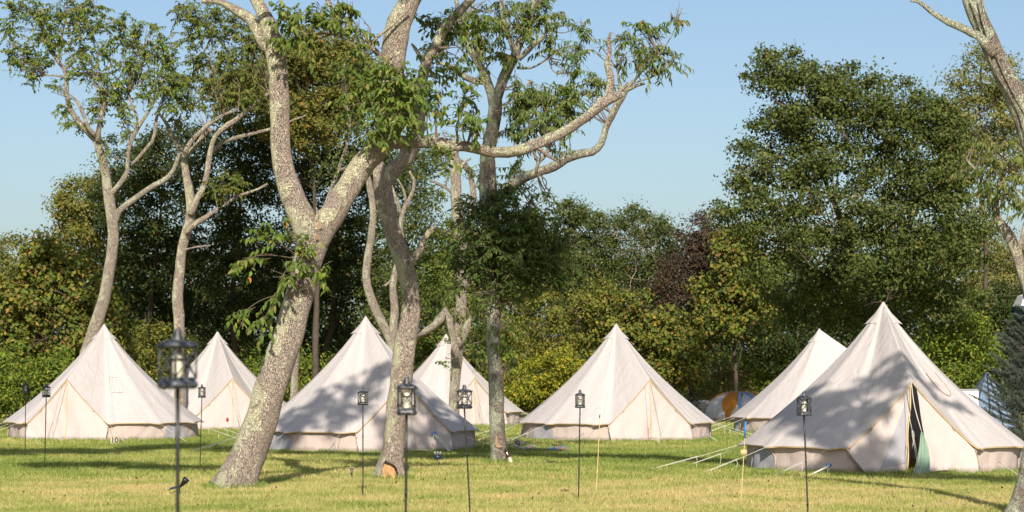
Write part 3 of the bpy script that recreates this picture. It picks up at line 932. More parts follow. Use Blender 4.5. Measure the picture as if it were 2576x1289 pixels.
blob_sprays(lb, tb, [(1320, 260, 55, 45, -.2), (1370, 240, 60, 50, -.1), (1420, 270, 45, 40, 0), (1350, 310, 65, 35, -.2), (1300, 330, 45, 30, 0), (1400, 320, 45, 25, 0), (1300, 210, 30, 25, 0), (1440, 230, 35, 40, 0)], Y4, 34, 15, 0.14, 0.036, P4, 0.5, **k4)
blob_sprays(lb, tb, [(1465, 110, 40, 45, 0), (1440, 170, 40, 35, 0), (1495, 200, 45, 35, 0), (1470, 230, 35, 25, 0), (1460, 65, 28, 25, 0)], Y4, 22, 14, 0.14, 0.036, P4, 0.5, **k4)
blob_sprays(lb, tb, [(1580, 90, 35, 40, 0), (1610, 130, 50, 35, 0), (1650, 110, 45, 40, 0), (1640, 165, 45, 28, 0), (1690, 150, 28, 32, 0), (1570, 150, 22, 28, 0), (1640, 70, 35, 25, 0), (1695, 35, 24, 26, 0), (1600, 60, 24, 25, 0)], Y4, 22, 13, 0.14, 0.036, P4, 0.38, **k4)
blob_sprays(lb, tb, [(1330, 365, 35, 18, 0), (1400, 372, 30, 15, 0), (1290, 430, 30, 25, .1), (1350, 500, 22, 30, 0), (1375, 500, 18, 25, 0)], Y4, 12, 12, 0.13, 0.033, P4, 0.4, **k4)
blob_sprays(lb, tb, [(1205, 520, 50, 45, -.3), (1280, 545, 70, 55, -.6), (1340, 575, 70, 55, -.4), (1230, 600, 75, 60, -.8), (1300, 640, 80, 60, -.7), (1370, 640, 55, 55, -.3), (1200, 660, 55, 45, -.4), (1260, 690, 65, 40, -.6), (1340, 690, 50, 40, -.4), (1405, 690, 30, 38, 0), (1180, 580, 40, 45, 0), (1270, 480, 45, 35, -.2), (1410, 610, 30, 35, 0), (1160, 650, 30, 45, 0), (1300, 590, 90, 80, .3), (1240, 650, 80, 70, .4)], Y4, 44, 14, 0.105, 0.036, [(6, (0.058, 0.098, 0.02)), (3, (0.085, 0.125, 0.028)), (1, (0.14, 0.15, 0.045))], 0.36, near=True, sag=0.12, hang=0.3, droop=0.4)
blob_sprays(lb, tb, [(1150, 720, 35, 40, 0), (1200, 760, 35, 35, -.3), (1265, 745, 50, 30, -.3), (1340, 735, 45, 30, 0), (1400, 720, 40, 35, 0), (1430, 670, 20, 40, 0), (1160, 540, 30, 45, 0), (1375, 530, 30, 45, .2), (1335, 500, 25, 40, .2), (1215, 440, 30, 35, .2), (1290, 420, 25, 30, .2), (1200, 900, 20, 40, .3), (1420, 640, 45, 60, .1), (1150, 610, 40, 60, .1), (1400, 580, 40, 40, .2)], Y4, 20, 13, 0.11, 0.034, P4, 0.42, near=True, sag=0.15, hang=0.4, droop=0.45)
blob_sprays(lb, tb, [(1265, 870, 30, 26, -.2), (1280, 820, 30, 30, 0), (1230, 800, 22, 30, 0), (1290, 910, 22, 22, 0)], Y4, 14, 12, 0.13, 0.034, P4, 0.4, **k4)
off = [shade_blob(px_t, 58.5, zt, Y4, 0.4) for px_t, zt in ((1345, .25), (1385, .15), (1360, .5))]
off += [shade_blob(px_t, CAMH * FPX / (py_t - HOR), 0, Y4, 0.45) for px_t, py_t in ((1200, 1105), (1300, 1100), (1400, 1125), (1500, 1120))]
blob_sprays(lb, tb, off, Y4, 15, 12, 0.19, 0.085, P4, 0.45, rz=0.5, near=False, offframe=True)
lb.build('crown', M['leaf'], T, B0, smooth=False)
mb = MB()
hollow(mb, [(1096, 1248, 1251), (1102, 1246, 1252), (1114, 1245, 1252), (1120, 1246, 1258), (1124, 1248, 1264), (1126, 1252, 1258)], Y4, [(1070, 1251, 40), (1172, 1256, 50)], .008)
mb.build('bark_scar', M['scar'], T, B0)

# --- tree cut by the right edge
Y5 = 28.5
T, B0 = tree('edge_tree', 'thick viny tree at the right edge whose trunk crosses the top right corner', 2566, HOR + CAMH * FPX / Y5)
mb = MB()
limb(mb, [(2560, 1306, 70), (2572, 1260, 58), (2592, 1180, 54), (2612, 1060, 52), (2630, 900, 52), (2640, 740, 52), (2636, 580, 52), (2615, 430, 52), (2580, 310, 54), (2545, 225, 56), (2508, 150, 52), (2478, 80, 46), (2452, 20, 46), (2430, -60, 42), (2400, -220, 34, -.6), (2360, -420, 26, -1)], Y5, 18, 0.12, 0.2, 0.1)
limb(mb, [(2500, 140, 26), (2470, 100, 24), (2440, 80, 20), (2410, 66, 18), (2376, 50, 16), (2350, 36, 13), (2325, 14, 12), (2310, 4, 10), (2290, 3, 4)], Y5 - .12, 10, 0.25, 0, 0.07)
for s, yo in ((-14, -.13), (6, -.15), (16, -.1)):     # vine stems on the bark
    limb(mb, [(2620 + s, 500, 5, yo), (2592 + s, 330, 5, yo), (2548 + s * .6, 240, 5, yo), (2508 + s, 160, 5, yo), (2476 + s * .5, 80, 5, yo), (2455 + s, 0, 5, yo)], Y5, 6, 0.3)
mb.build('trunk', M['bark_green'], T, B0)
lb = MB(); tb = lb
off = []
for px_t, zt in ((2150, 1.5), (2200, 1.75), (2240, 1.95), (2110, 1.1), (2180, 1.1), (2060, .85), (2230, 1.45), (2300, 1.85), (2080, .75), (2145, .7), (2200, .75), (2330, 1.5), (2270, 1.65), (2130, 1.45), (2400, 1.2)):
    off.append(shade_blob(px_t, 41.2, zt, Y5 - .5, 0.22))
off += lawn_shade(((1330, 1146), (1400, 1148), (1470, 1150), (1540, 1150), (1610, 1152), (1690, 1156), (1770, 1160), (1850, 1166), (1940, 1172), (2030, 1180), (2120, 1190), (2210, 1196), (2300, 1198), (2390, 1202), (2480, 1206), (1360, 1135), (1280, 1140)), Y5 - 2.5, Y5 - .5, .62, .8)
for px_t, zt in ((2010, .75), (1960, .6), (2040, 1.0)):
    off.append(shade_blob(px_t, 66.0, zt, Y5, 0.4))
blob_sprays(lb, tb, off, Y5 - .5, 15, 12, 0.19, 0.085, PAL['cherry'], 0.45, rz=0.5, near=False, offframe=True)
lb.build('crown', M['leaf'], T, B0, smooth=False)

# --- long leaved tree low on the right edge
Y6 = 46.5
T, B0 = tree('long_leaf_tree', 'pale limbed tree at the right edge with long yellowish drooping leaves', 2640, HOR + CAMH * FPX / Y6)
mb = MB()
limb(mb, [(2640, 1160, 44), (2630, 1000, 38), (2610, 850, 34), (2585, 730, 30), (2568, 670, 28), (2550, 615, 27), (2530, 580, 26), (2512, 560, 22), (2504, 530, 18), (2512, 470, 12), (2530, 400, 10)], Y6, 12, 0.2)
limb(mb, [(2560, 640, 14), (2572, 600, 14), (2580, 560, 12)], Y6, 8, 0.2)
limb(mb, [(2508, 540, 9), (2470, 450, 8), (2430, 400, 6)], Y6, 8, 0.2)
mb.build('trunk', M['bark_pale'], T, B0)
lb = MB(); tb = lb
P6 = [(5, (0.105, 0.145, 0.034)), (3, (0.16, 0.185, 0.048)), (1.2, (0.23, 0.21, 0.06)), (0.12, (0.3, 0.12, 0.05))]
blob_sprays(lb, tb, [(2530, 470, 55, 50, -.5), (2495, 420, 40, 40, -.4), (2550, 400, 50, 45, -.4), (2480, 490, 35, 35, -.2), (2570, 520, 30, 35, -.5), (2510, 360, 40, 30, -.2), (2600, 450, 50, 60, -.3), (2440, 440, 30, 30, 0), (2460, 360, 30, 25, 0)], Y6, 16, 13, 0.17, 0.042, P6, 0.5, near=True, sag=0.35, hang=0.8, droop=0.4)
lb.build('crown', M['leaf'], T, B0, smooth=False)

# --- the two pale trees on the left
Y7 = 68.5
T, B0 = tree('left_pale_tree', 'tall pale barked tree rising behind the leftmost tent, with several spreading crooked limbs', 205, HOR + CAMH * FPX / Y7)
mb = MB()
limb(mb, [(200, 1090, 50), (204, 980, 40), (216, 900, 34), (234, 840, 32), (256, 770, 31), (272, 700, 30), (281, 640, 29), (286, 590, 28), (280, 540, 27), (272, 490, 26), (266, 440, 22), (260, 410, 21), (248, 370, 20), (240, 345, 20)], Y7, 14, 0.12, 0.1)
limb(mb, [(244, 355, 16), (228, 338, 15), (205, 315, 15), (187, 292, 14), (172, 260, 12), (167, 230, 11), (168, 200, 11), (163, 175, 11), (150, 160, 10), (136, 140, 9), (118, 110, 7), (108, 70, 5), (104, 20, 4)], Y7, 9, 0.2)
limb(mb, [(246, 355, 14), (249, 320, 12), (256, 290, 11), (262, 255, 10), (255, 225, 7), (240, 220, 4)], Y7 - .2, 8, 0.2)
limb(mb, [(238, 340, 12), (222, 320, 10), (212, 295, 9), (200, 265, 8), (178, 240, 6)], Y7 - .3, 8, 0.2)
limb(mb, [(165, 195, 7), (140, 190, 5), (115, 190, 4)], Y7, 6, 0.2)
limb(mb, [(146, 156, 6), (152, 120, 5), (160, 70, 4), (165, 20, 3)], Y7, 6, 0.2)
limb(mb, [(272, 500, 16), (290, 475, 14), (308, 455, 13), (320, 430, 11), (322, 390, 10), (330, 355, 10), (345, 325, 10), (362, 298, 9), (378, 275, 7), (390, 250, 5)], Y7, 9, 0.2)
limb(mb, [(322, 420, 8), (345, 400, 9), (370, 370, 9), (388, 345, 9), (392, 300, 8), (405, 270, 6)], Y7 + .4, 8, 0.2)
limb(mb, [(340, 330, 6), (345, 290, 6), (330, 265, 6), (324, 235, 5)], Y7, 7, 0.2)
limb(mb, [(284, 570, 18), (300, 530, 15), (326, 510, 15), (352, 490, 14), (385, 468, 14), (416, 452, 13), (436, 428, 11), (446, 402, 10), (452, 385, 5)], Y7, 10, 0.2)
mb.build('trunk', M['bark_pale'], T, B0)
lb = MB(); tb = lb
PU = PAL['upper']
kf = dict(near=False, sag=0.3, hang=0.5, droop=0.3, twig=0.003)
blob_sprays(lb, tb, [(40, 20, 40, 35), (30, 70, 30, 35), (90, 30, 45, 40), (110, 80, 45, 40), (60, 130, 40, 30), (45, 150, 30, 28), (95, 160, 45, 35), (160, 30, 45, 40), (150, 100, 35, 35), (80, 190, 30, 22), (25, 125, 22, 16),
                     (205, 20, 40, 35), (235, 15, 30, 30), (215, 75, 40, 40), (255, 60, 25, 35), (200, 130, 40, 35), (255, 125, 35, 35), (235, 180, 40, 35), (190, 180, 30, 25),
                     (300, 55, 28, 35), (310, 100, 40, 40), (350, 80, 22, 40), (365, 130, 45, 40), (320, 160, 45, 35), (410, 110, 35, 40), (420, 160, 40, 40), (360, 190, 45, 35), (300, 205, 35, 30),
                     (265, 240, 40, 35), (300, 270, 30, 28), (240, 270, 28, 22), (250, 300, 22, 15), (290, 240, 40, 30), (165, 270, 22, 30), (180, 305, 18, 14), (410, 215, 40, 35), (370, 235, 30, 22), (440, 190, 30, 40), (270, 370, 20, 22), (325, 330, 18, 25), (320, 300, 15, 15), (420, 260, 30, 25),
                     (195, 310, 30, 18), (140, 215, 25, 18), (385, 60, 18, 20)], Y7, 19, 13, 0.125, 0.055, PU, 0.5, rz=0.6, **kf)
lb.build('crown', M['leaf_far'], T, B0, smooth=False)

Y8 = 70.5
T, B0 = tree('left_brown_tree', 'tall crooked brown barked tree directly behind the nearest lantern on the left', 452, HOR + CAMH * FPX / Y8)
mb = MB()
limb(mb, [(450, 1090, 34), (454, 960, 29), (452, 870, 27), (450, 800, 27), (446, 750, 27), (452, 690, 26), (456, 640, 25), (464, 600, 25), (476, 560, 25), (481, 520, 24), (474, 470, 22), (466, 430, 19), (462, 390, 18)], Y8, 12, 0.14, 0.1)
limb(mb, [(464, 400, 15), (452, 372, 13), (438, 352, 13), (428, 330, 12), (420, 312, 10), (408, 296, 8), (395, 280, 6)], Y8, 8, 0.2)
limb(mb, [(462, 396, 15), (472, 370, 12), (490, 345, 11), (512, 325, 11), (535, 305, 10), (560, 290, 8), (600, 275, 6)], Y8 - .3, 8, 0.2)
limb(mb, [(462, 392, 14), (490, 370, 13), (510, 345, 12), (525, 325, 12), (545, 335, 8)], Y8 + .2, 8, 0.2)
limb(mb, [(480, 540, 17), (496, 500, 16), (512, 470, 15), (522, 430, 14), (528, 385, 13), (540, 345, 13), (565, 320, 13), (595, 300, 12), (625, 275, 11), (652, 252, 9), (690, 225, 7)], Y8 - .2, 9, 0.2)
limb(mb, [(528, 390, 10), (560, 358, 10), (600, 345, 10), (640, 335, 9), (690, 322, 7), (730, 305, 5), (770, 290, 4)], Y8 + .3, 8, 0.2)
limb(mb, [(470, 585, 13), (495, 560, 14), (520, 545, 12), (548, 525, 8)], Y8 - .3, 8, 0.25)
limb(mb, [(560, 520, 5), (600, 492, 7), (640, 480, 6), (674, 462, 5)], Y8, 7, 0.25)
limb(mb, [(466, 628, 5), (490, 622, 5), (530, 617, 4)], Y8 - .2, 6, 0.2)
mb.build('trunk', M['bark'], T, B0)
lb = MB(); tb = lb
blob_sprays(lb, tb, [(470, 20, 35, 30), (450, 40, 22, 20), (500, 50, 40, 35), (540, 30, 35, 30), (480, 90, 35, 30), (540, 90, 45, 35), (590, 60, 40, 40), (620, 110, 45, 40), (560, 140, 45, 35), (500, 150, 40, 35), (650, 80, 35, 40),
                     (470, 200, 40, 35), (530, 200, 45, 35), (590, 190, 45, 40), (650, 170, 40, 45), (620, 240, 45, 30), (560, 250, 40, 30), (490, 260, 40, 30), (440, 240, 30, 30), (660, 250, 30, 35), (450, 300, 25, 20), (580, 460, 40, 35), (540, 470, 25, 25)], Y8, 17, 13, 0.13, 0.055, PAL['olive'][:3] + PU[:2], 0.5, rz=0.9, **kf)
lb.build('crown', M['leaf_far'], T, B0, smooth=False)


# ------------------------------------------------------------------ the wood behind
def recess(blobs, y0=420, k=0.021):
    """lower boughs stand further back, under the overhanging ones"""
    return [b[:4] + (max(0.0, (b[1] - y0) * k),) for b in blobs]


def wood_tree(name, label, Y, blobs, pal, base_px, tw=26, leaf=0.10, dens=1.0, rz=1.4, per=46, csize=0.42, twigs=(), bark='bark_far', limbs=True, cat='tree', group=None, ratio=0.62):
    py = HOR + CAMH * FPX / Y
    T, B0 = tree(name, label, base_px, py, cat, group)
    mb = MB()
    top = min(blobs, key=lambda b: b[1])
    cy = np.mean([b[1] for b in blobs])
    cx = np.mean([b[0] for b in blobs])
    topx, topy = top[0], top[1] - top[3] * .3
    K = 9
    lead = []
    for q in range(K):
        f = q / (K - 1)
        lead.append((base_px + (topx - base_px) * f ** 1.6 + rng.normal(0, 7) * (0 < q < K - 1), py + 4 + (topy - py) * f, max(2.5, tw * .7 * (1 - f) ** .9), (1 - f) * max([b[4] for b in blobs if len(b) > 4] + [0.0])))
    limb(mb, lead, Y + .5, 8, 0.2, 0.1, 0.4)
    for b in blobs:
        if len(b) > 4 and b[4] > 1.5 or b[1] > topy + 0.48 * (py - topy):
            continue
        f = np.clip((py - (b[1] + b[3] * 0.9)) / (py - topy) * 0.85, 0.12, 0.85)
        q0 = lead[int(f * (K - 1))]
        dx, dz = b[0] - q0[0], b[1] - q0[1]
        m1 = (q0[0] + dx * .4 + rng.normal(0, 8), q0[1] + dz * .25 + rng.normal(0, 8))
        m2 = (q0[0] + dx * .75 + rng.normal(0, 8), q0[1] + dz * .7 + rng.normal(0, 8))
        w = min(9.0, max(3, q0[2] * .3))
        limb(mb, [(q0[0], q0[1], w, q0[3]), (*m1, w * .8, q0[3] * .5 - .2), (*m2, w * .55, -.3), (b[0] + rng.normal(0, 10), b[1] - b[3] * .4, w * .25, -.4)], Y + .5, 6, 0.25, 0, 0.4)
    if len(twigs):
        dead_twigs(mb, twigs, Y - rz * .8, 5, 0.9, 0.022)
    mb.build('trunk', M[bark], T, B0)
    lb = MB()
    clump_crown(lb, blobs, Y, PAL[pal] if isinstance(pal, str) else pal, leaf, dens, rz, per, csize, ratio)
    lb.build('crown', M['leaf_far'], T, B0, smooth=False)
    return T


wood_tree('willowy_bush', 'light green feathery bush low at the left edge of the picture', 86, [(-10, 680, 55, 80), (20, 640, 28, 35), (30, 720, 40, 60), (-20, 800, 60, 80)], 'willow', 0, 14, 0.10, 1.0, 1.2, cat='bush')
wood_tree('vine_mound', 'mound of leafy vines with yellow and orange leaves behind the two left lanterns', 78, [(110, 680, 60, 70), (60, 760, 75, 90), (180, 720, 90, 90), (150, 820, 110, 90), (30, 870, 80, 80), (230, 820, 80, 100), (110, 640, 30, 40), (80, 920, 110, 60)], 'vine', 120, 16, 0.15, 1.35, 1.6, 38, 0.45, [(160, 800), (200, 760), (240, 830), (120, 850)], cat='vine', ratio=0.85)
wood_tree('leafy_tree', 'yellow green round topped tree at the left end of the wood', 83, [(190, 500, 45, 50), (250, 490, 60, 55), (215, 560, 75, 60), (175, 600, 60, 60), (280, 560, 70, 80), (160, 530, 25, 30)], 'autumn', 230, 22, 0.11, 1.1, 1.6)
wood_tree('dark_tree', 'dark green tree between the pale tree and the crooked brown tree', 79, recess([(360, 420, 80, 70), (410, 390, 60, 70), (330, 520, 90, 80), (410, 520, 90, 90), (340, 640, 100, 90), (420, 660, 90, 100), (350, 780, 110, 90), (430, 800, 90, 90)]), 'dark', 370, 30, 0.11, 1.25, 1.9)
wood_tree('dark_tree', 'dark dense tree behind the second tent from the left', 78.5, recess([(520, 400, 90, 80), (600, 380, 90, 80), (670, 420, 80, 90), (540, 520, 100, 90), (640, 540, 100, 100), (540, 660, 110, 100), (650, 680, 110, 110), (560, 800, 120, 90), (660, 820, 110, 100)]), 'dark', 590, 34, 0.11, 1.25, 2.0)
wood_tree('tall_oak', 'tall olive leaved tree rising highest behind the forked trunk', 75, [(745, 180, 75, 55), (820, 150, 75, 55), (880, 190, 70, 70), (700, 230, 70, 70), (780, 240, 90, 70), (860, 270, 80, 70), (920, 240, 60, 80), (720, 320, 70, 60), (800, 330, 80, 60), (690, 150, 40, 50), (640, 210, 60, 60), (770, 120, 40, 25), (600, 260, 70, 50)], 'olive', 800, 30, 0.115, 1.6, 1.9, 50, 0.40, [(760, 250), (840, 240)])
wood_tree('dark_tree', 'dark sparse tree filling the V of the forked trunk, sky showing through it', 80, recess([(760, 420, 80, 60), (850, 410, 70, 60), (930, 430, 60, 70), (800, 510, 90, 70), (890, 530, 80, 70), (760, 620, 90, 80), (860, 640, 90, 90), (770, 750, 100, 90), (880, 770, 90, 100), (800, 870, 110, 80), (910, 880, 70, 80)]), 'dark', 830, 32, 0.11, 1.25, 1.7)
wood_tree('oak_tree', 'green tree behind the hollow based trunk, its right side open to the sky', 80, [(1010, 380, 50, 60), (1040, 440, 65, 60), (980, 470, 60, 70), (1075, 430, 35, 45), (1060, 510, 55, 50), (990, 570, 70, 70), (1060, 610, 60, 60), (1000, 690, 80, 70), (960, 800, 80, 80), (1050, 760, 70, 80)], 'oak', 1010, 28, 0.10, 1.0, 1.5)
wood_tree('broadleaf_tree', 'broad green tree behind the spotted straight trunk', 82, [(1120, 600, 55, 45), (1180, 590, 60, 45), (1110, 680, 70, 70), (1190, 680, 80, 70), (1110, 790, 80, 80), (1200, 790, 80, 80), (1260, 700, 70, 80), (1120, 890, 90, 70), (1220, 900, 80, 70)], 'upper', 1160, 26, 0.11, 1.05, 1.5, 46, 0.42, [(1190, 760), (1220, 820), (1170, 720)])
wood_tree('round_top_tree', 'grey green round topped tree in the middle of the far treeline', 95, [(1450, 560, 60, 50), (1420, 610, 60, 60), (1490, 590, 60, 60), (1400, 680, 60, 70), (1460, 690, 90, 80), (1440, 540, 40, 28), (1370, 700, 50, 70)], 'oak', 1450, 22, 0.105, 1.15, 1.5, 46, 0.4, [(1440, 620), (1480, 660)])
wood_tree('bare_twig_tree', 'olive tree with pale bare twigs showing at the middle of the treeline', 95, [(1560, 575, 50, 40), (1620, 575, 50, 45), (1670, 590, 40, 45), (1540, 650, 70, 60), (1620, 660, 80, 70), (1580, 740, 100, 70), (1680, 660, 40, 50), (1590, 550, 30, 22)], 'oak', 1600, 22, 0.10, 1.1, 1.5, 46, 0.4, [(1570, 640), (1610, 620), (1640, 640), (1660, 690), (1590, 700), (1550, 600), (1620, 590)], 'bark_pale')
wood_tree('purple_tree', 'dark purple brown leaved tree in the treeline', 93, [(1765, 580, 45, 38), (1790, 610, 50, 45), (1740, 640, 60, 50), (1700, 700, 65, 60), (1770, 700, 60, 60), (1690, 770, 55, 55), (1750, 780, 60, 60), (1810, 660, 40, 50)], 'purple', 1740, 20, 0.105, 1.25, 1.4)
wood_tree('vine_tree', 'vine draped tree with large yellowing leaves left of the big dense tree', 90, [(1840, 650, 60, 55), (1880, 690, 70, 60), (1820, 730, 70, 60), (1890, 780, 80, 80), (1800, 810, 70, 70), (1850, 610, 45, 40)], 'vine', 1850, 20, 0.15, 1.2, 1.4, 38, 0.45, ratio=0.85)
wood_tree('big_dense_tree', 'big dense dark oak like tree standing behind the two right tents', 74, [(1950, 170, 55, 38), (1935, 215, 50, 40), (2010, 215, 60, 50), (2070, 250, 70, 55), (2140, 240, 80, 60), (2220, 260, 70, 60), (2290, 290, 60, 60), (1990, 300, 70, 55), (1950, 330, 55, 40), (2090, 330, 90, 60), (2200, 340, 90, 70), (2300, 370, 70, 70), (1920, 400, 70, 50), (2020, 410, 90, 60), (2130, 430, 100, 65), (2250, 450, 90, 70), (2340, 460, 60, 60), (1880, 480, 60, 45), (1970, 500, 90, 60), (2090, 530, 100, 65), (2220, 550, 100, 70), (2330, 560, 80, 70), (1850, 540, 45, 30), (1940, 600, 90, 60), (2060, 640, 100, 70), (2200, 660, 110, 70), (2330, 660, 90, 70), (2370, 340, 50, 50), (2385, 420, 60, 60), (2400, 520, 70, 60), (2440, 590, 60, 50), (2350, 300, 40, 40), (1930, 690, 60, 45, .5), (2290, 730, 90, 60, 2), (2400, 640, 60, 50), (2380, 760, 70, 60, 1), (2070, 720, 90, 60, 3.5), (2180, 740, 100, 60, 3), (2100, 800, 90, 50, 7), (1980, 780, 80, 60, 8), (2220, 830, 90, 60, 6)], 'oak', 2240, 40, 0.12, 1.2, 1.9, 40, 0.40, [(1960, 260), (2040, 480), (2080, 560), (2130, 350), (2000, 620), (2230, 760), (1930, 430)])
wood_tree('olive_tree', 'light olive feathery tree behind the trunk at the upper right', 79, [(2440, 230, 50, 60), (2500, 190, 45, 55), (2470, 300, 70, 60), (2540, 280, 60, 70), (2400, 310, 50, 50), (2420, 390, 60, 55), (2500, 390, 80, 60), (2390, 460, 40, 50), (2580, 400, 70, 80), (2470, 150, 25, 25)], 'willow', 2480, 26, 0.11, 1.35, 1.4, 42, 0.42, [(2440, 340), (2480, 280)])
wood_tree('olive_tree', 'pale yellow green tree low behind the blue spruce', 90, [(2500, 640, 70, 50), (2560, 660, 60, 60), (2470, 700, 70, 60), (2550, 740, 80, 60), (2620, 700, 60, 80), (2450, 620, 40, 30)], 'willow', 2530, 20, 0.105, 1.1, 1.5, 46, 0.42, [(2480, 750), (2520, 740), (2560, 720)], 'bark_pale')

# low growth along the foot of the wood
wood_tree('hedge_bush', 'bright green bushy thicket behind the leftmost lanterns', 74, [(20, 940, 80, 60), (110, 950, 90, 60), (60, 1000, 90, 50), (180, 980, 80, 50), (-30, 1000, 60, 60)], 'green', 80, 8, 0.12, 1.35, 1.2, 44, cat='bush')
wood_tree('hedge_bush', 'tan and green bush between the two left tents', 77, [(370, 890, 50, 45), (410, 930, 60, 50), (350, 950, 60, 50), (450, 900, 50, 50), (390, 850, 35, 30), (430, 1000, 90, 45)], 'autumn', 400, 8, 0.11, 1.3, 1.1, cat='bush')
wood_tree('hedge_bush', 'green bush right behind the slim grey trunk', 78, [(640, 930, 45, 40), (700, 960, 60, 50), (770, 930, 50, 45), (760, 1000, 70, 50), (650, 990, 70, 50)], 'green', 720, 8, 0.11, 1.2, 1.1, cat='bush')
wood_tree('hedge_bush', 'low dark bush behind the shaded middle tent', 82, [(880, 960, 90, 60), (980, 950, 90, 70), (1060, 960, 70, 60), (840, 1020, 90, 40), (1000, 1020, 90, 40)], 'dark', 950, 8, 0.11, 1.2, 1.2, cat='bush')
wood_tree('hedge_bush', 'leafy green bush with orange leaves behind the small middle tent', 84, [(1070, 890, 60, 60), (1220, 950, 70, 60), (1180, 980, 80, 50), (1260, 880, 50, 70), (1110, 980, 70, 50)], 'autumn', 1170, 8, 0.11, 1.2, 1.1, cat='bush')
wood_tree('goldenrod', 'yellow green goldenrod thicket left of the centre tent', 80, [(1300, 960, 60, 50), (1370, 940, 70, 50), (1440, 930, 60, 45), (1340, 1000, 80, 40), (1420, 990, 70, 40), (1500, 960, 60, 60), (1280, 1010, 60, 35)], 'gold', 1370, 6, 0.10, 1.5, 1.0, 46, 0.34, cat='bush')
wood_tree('vine_bush', 'viny bush with yellowing leaves just left of the centre tent top', 90, [(1350, 780, 70, 60), (1310, 850, 60, 60), (1400, 850, 70, 60), (1460, 800, 70, 60), (1340, 900, 70, 50), (1440, 890, 60, 50), (1500, 750, 50, 40)], 'autumn', 1390, 8, 0.12, 1.2, 1.2, 42, 0.42, [(1300, 790), (1330, 830)], cat='bush')
wood_tree('vine_bush', 'viny bush with orange and yellow leaves just right of the centre tent top', 90, [(1570, 790, 70, 50), (1640, 820, 70, 50), (1600, 870, 80, 60), (1690, 880, 70, 60), (1650, 940, 80, 50), (1730, 950, 60, 50), (1540, 850, 50, 60)], 'vine', 1640, 8, 0.14, 1.3, 1.2, 40, 0.42, cat='bush', ratio=0.85)
wood_tree('hedge_bush', 'silvery green shrub above the orange dome tent', 96, [(1760, 890, 50, 45), (1800, 940, 60, 50), (1740, 970, 60, 45), (1830, 990, 60, 45), (1770, 1010, 60, 30)], 'dry', 1780, 8, 0.10, 1.1, 1.0, 44, cat='bush')
wood_tree('hedge_bush', 'shaded green shrub directly behind the orange dome tent', 98, [(1860, 940, 60, 50), (1910, 960, 60, 55), (1960, 930, 60, 60), (1880, 1000, 80, 40), (1980, 990, 70, 50)], 'green', 1900, 8, 0.11, 1.2, 1.1, cat='bush')
wood_tree('hedge_bush', 'dark shrub between the tops of the two right tents', 96, [(1960, 850, 80, 80), (2060, 870, 80, 80), (2130, 850, 70, 80), (2040, 960, 100, 70), (1900, 860, 70, 80)], 'dark', 2040, 8, 0.11, 1.2, 1.3, cat='bush')
wood_tree('hedge_bush', 'yellow green shrub right of the large tent, beside the spruce', 76, [(2380, 880, 50, 50), (2430, 890, 50, 50), (2350, 930, 50, 40), (2440, 830, 50, 45), (2400, 960, 70, 45), (2340, 850, 50, 60), (2480, 900, 50, 60)], 'green', 2400, 8, 0.12, 1.2, 1.1, 44, cat='bush')
wood_tree('hedge_bush', 'dark shrub behind the top of the blue spruce', 79, [(2480, 790, 70, 60), (2560, 810, 70, 60), (2460, 860, 60, 60), (2540, 900, 90, 80), (2580, 980, 90, 60)], 'dark', 2530, 8, 0.11, 1.2, 1.2, cat='bush')
lb = MB()
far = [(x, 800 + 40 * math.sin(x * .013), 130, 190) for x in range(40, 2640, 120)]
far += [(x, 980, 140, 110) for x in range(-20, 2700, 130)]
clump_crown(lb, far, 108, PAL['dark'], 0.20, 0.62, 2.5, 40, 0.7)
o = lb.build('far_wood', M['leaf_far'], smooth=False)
o['kind'] = 'stuff'
o['label'] = 'dark mass of the wood behind the nearer trees and bushes'

# ------------------------------------------------------------------ bell tents
TH, TR, EZ = 2.93, 2.48, 0.45          # height, eave radius, eave height
DHW, DAP, DPL = 1.10, 1.53, 2.22       # half width of the door at the eave, height of its peak, its plane
AL = math.atan2(DHW, DPL)


def eave(th):
    """radius and height of the lower roof edge at bearing th from the door"""
    th = (th + math.pi) % (2 * math.pi) - math.pi
    a = abs(th)
    pull = max(0.0, math.cos(12 * (th - AL))) ** 3
    r_w = TR + 0.07 * pull
    z_w = EZ - 0.025 * pull
    if a >= AL * 1.12:
        return r_w, z_w
    s = min(1.0, math.tan(a) / math.tan(AL))
    z_d = EZ + (DAP - EZ) * (1 - s) ** 1.12
    z_d += 0.02 * math.exp(-(s / 0.06) ** 2)
    r_d = DPL / math.cos(a)
    k = min(1.0, max(0.0, (a / AL - 0.86) / 0.26)); k = k * k * (3 - 2 * k)
    return r_d * (1 - k) + r_w * k, z_d * (1 - k) + z_w * k


def roof_pt(th, t, off=0.0, seed=0.0):
    r_e, z_e = eave(th)
    a = abs((th + math.pi) % (2 * math.pi) - math.pi)
    k = math.exp(-(a / (AL * 0.8)) ** 2)
    c = 0.36 * (1 - k) + 0.12 * k
    w = 0.5 + 0.5 * math.cos(12 * (th - AL))
    r = r_e * (t - c * t * (1 - t)) + 0.025 * w * t * (1 - t) * 4 * (1 - k)
    r += 0.012 * math.sin(31 * th + seed) * t * t * (1 - k) * math.sin(5 * t + 2 * th + seed)
    # taut pull folds near each guy point
    r += 0.010 * math.cos(48 * (th - AL)) * max(0, t - .72) / .28 * (1 - k) * (0.4 + w)
    z = TH - (TH - z_e) * t
    z += 0.01 * math.sin(7 * th + 3 * seed) * t * (1 - t)
    n = np.array([math.sin(th) * .75, -math.cos(th) * .75, .66])
    return np.array([r * math.sin(th), -r * math.cos(th), z]) + n * off


def decal(mb, f, u0, u1, v0, v1, nu=10, nv=6, shape=None):
    V = [f(u, v) for u in np.linspace(u0, u1, nu) for v in np.linspace(v0, v1, nv)]
    mb.add(np.array(V), grid_faces(nu, nv))


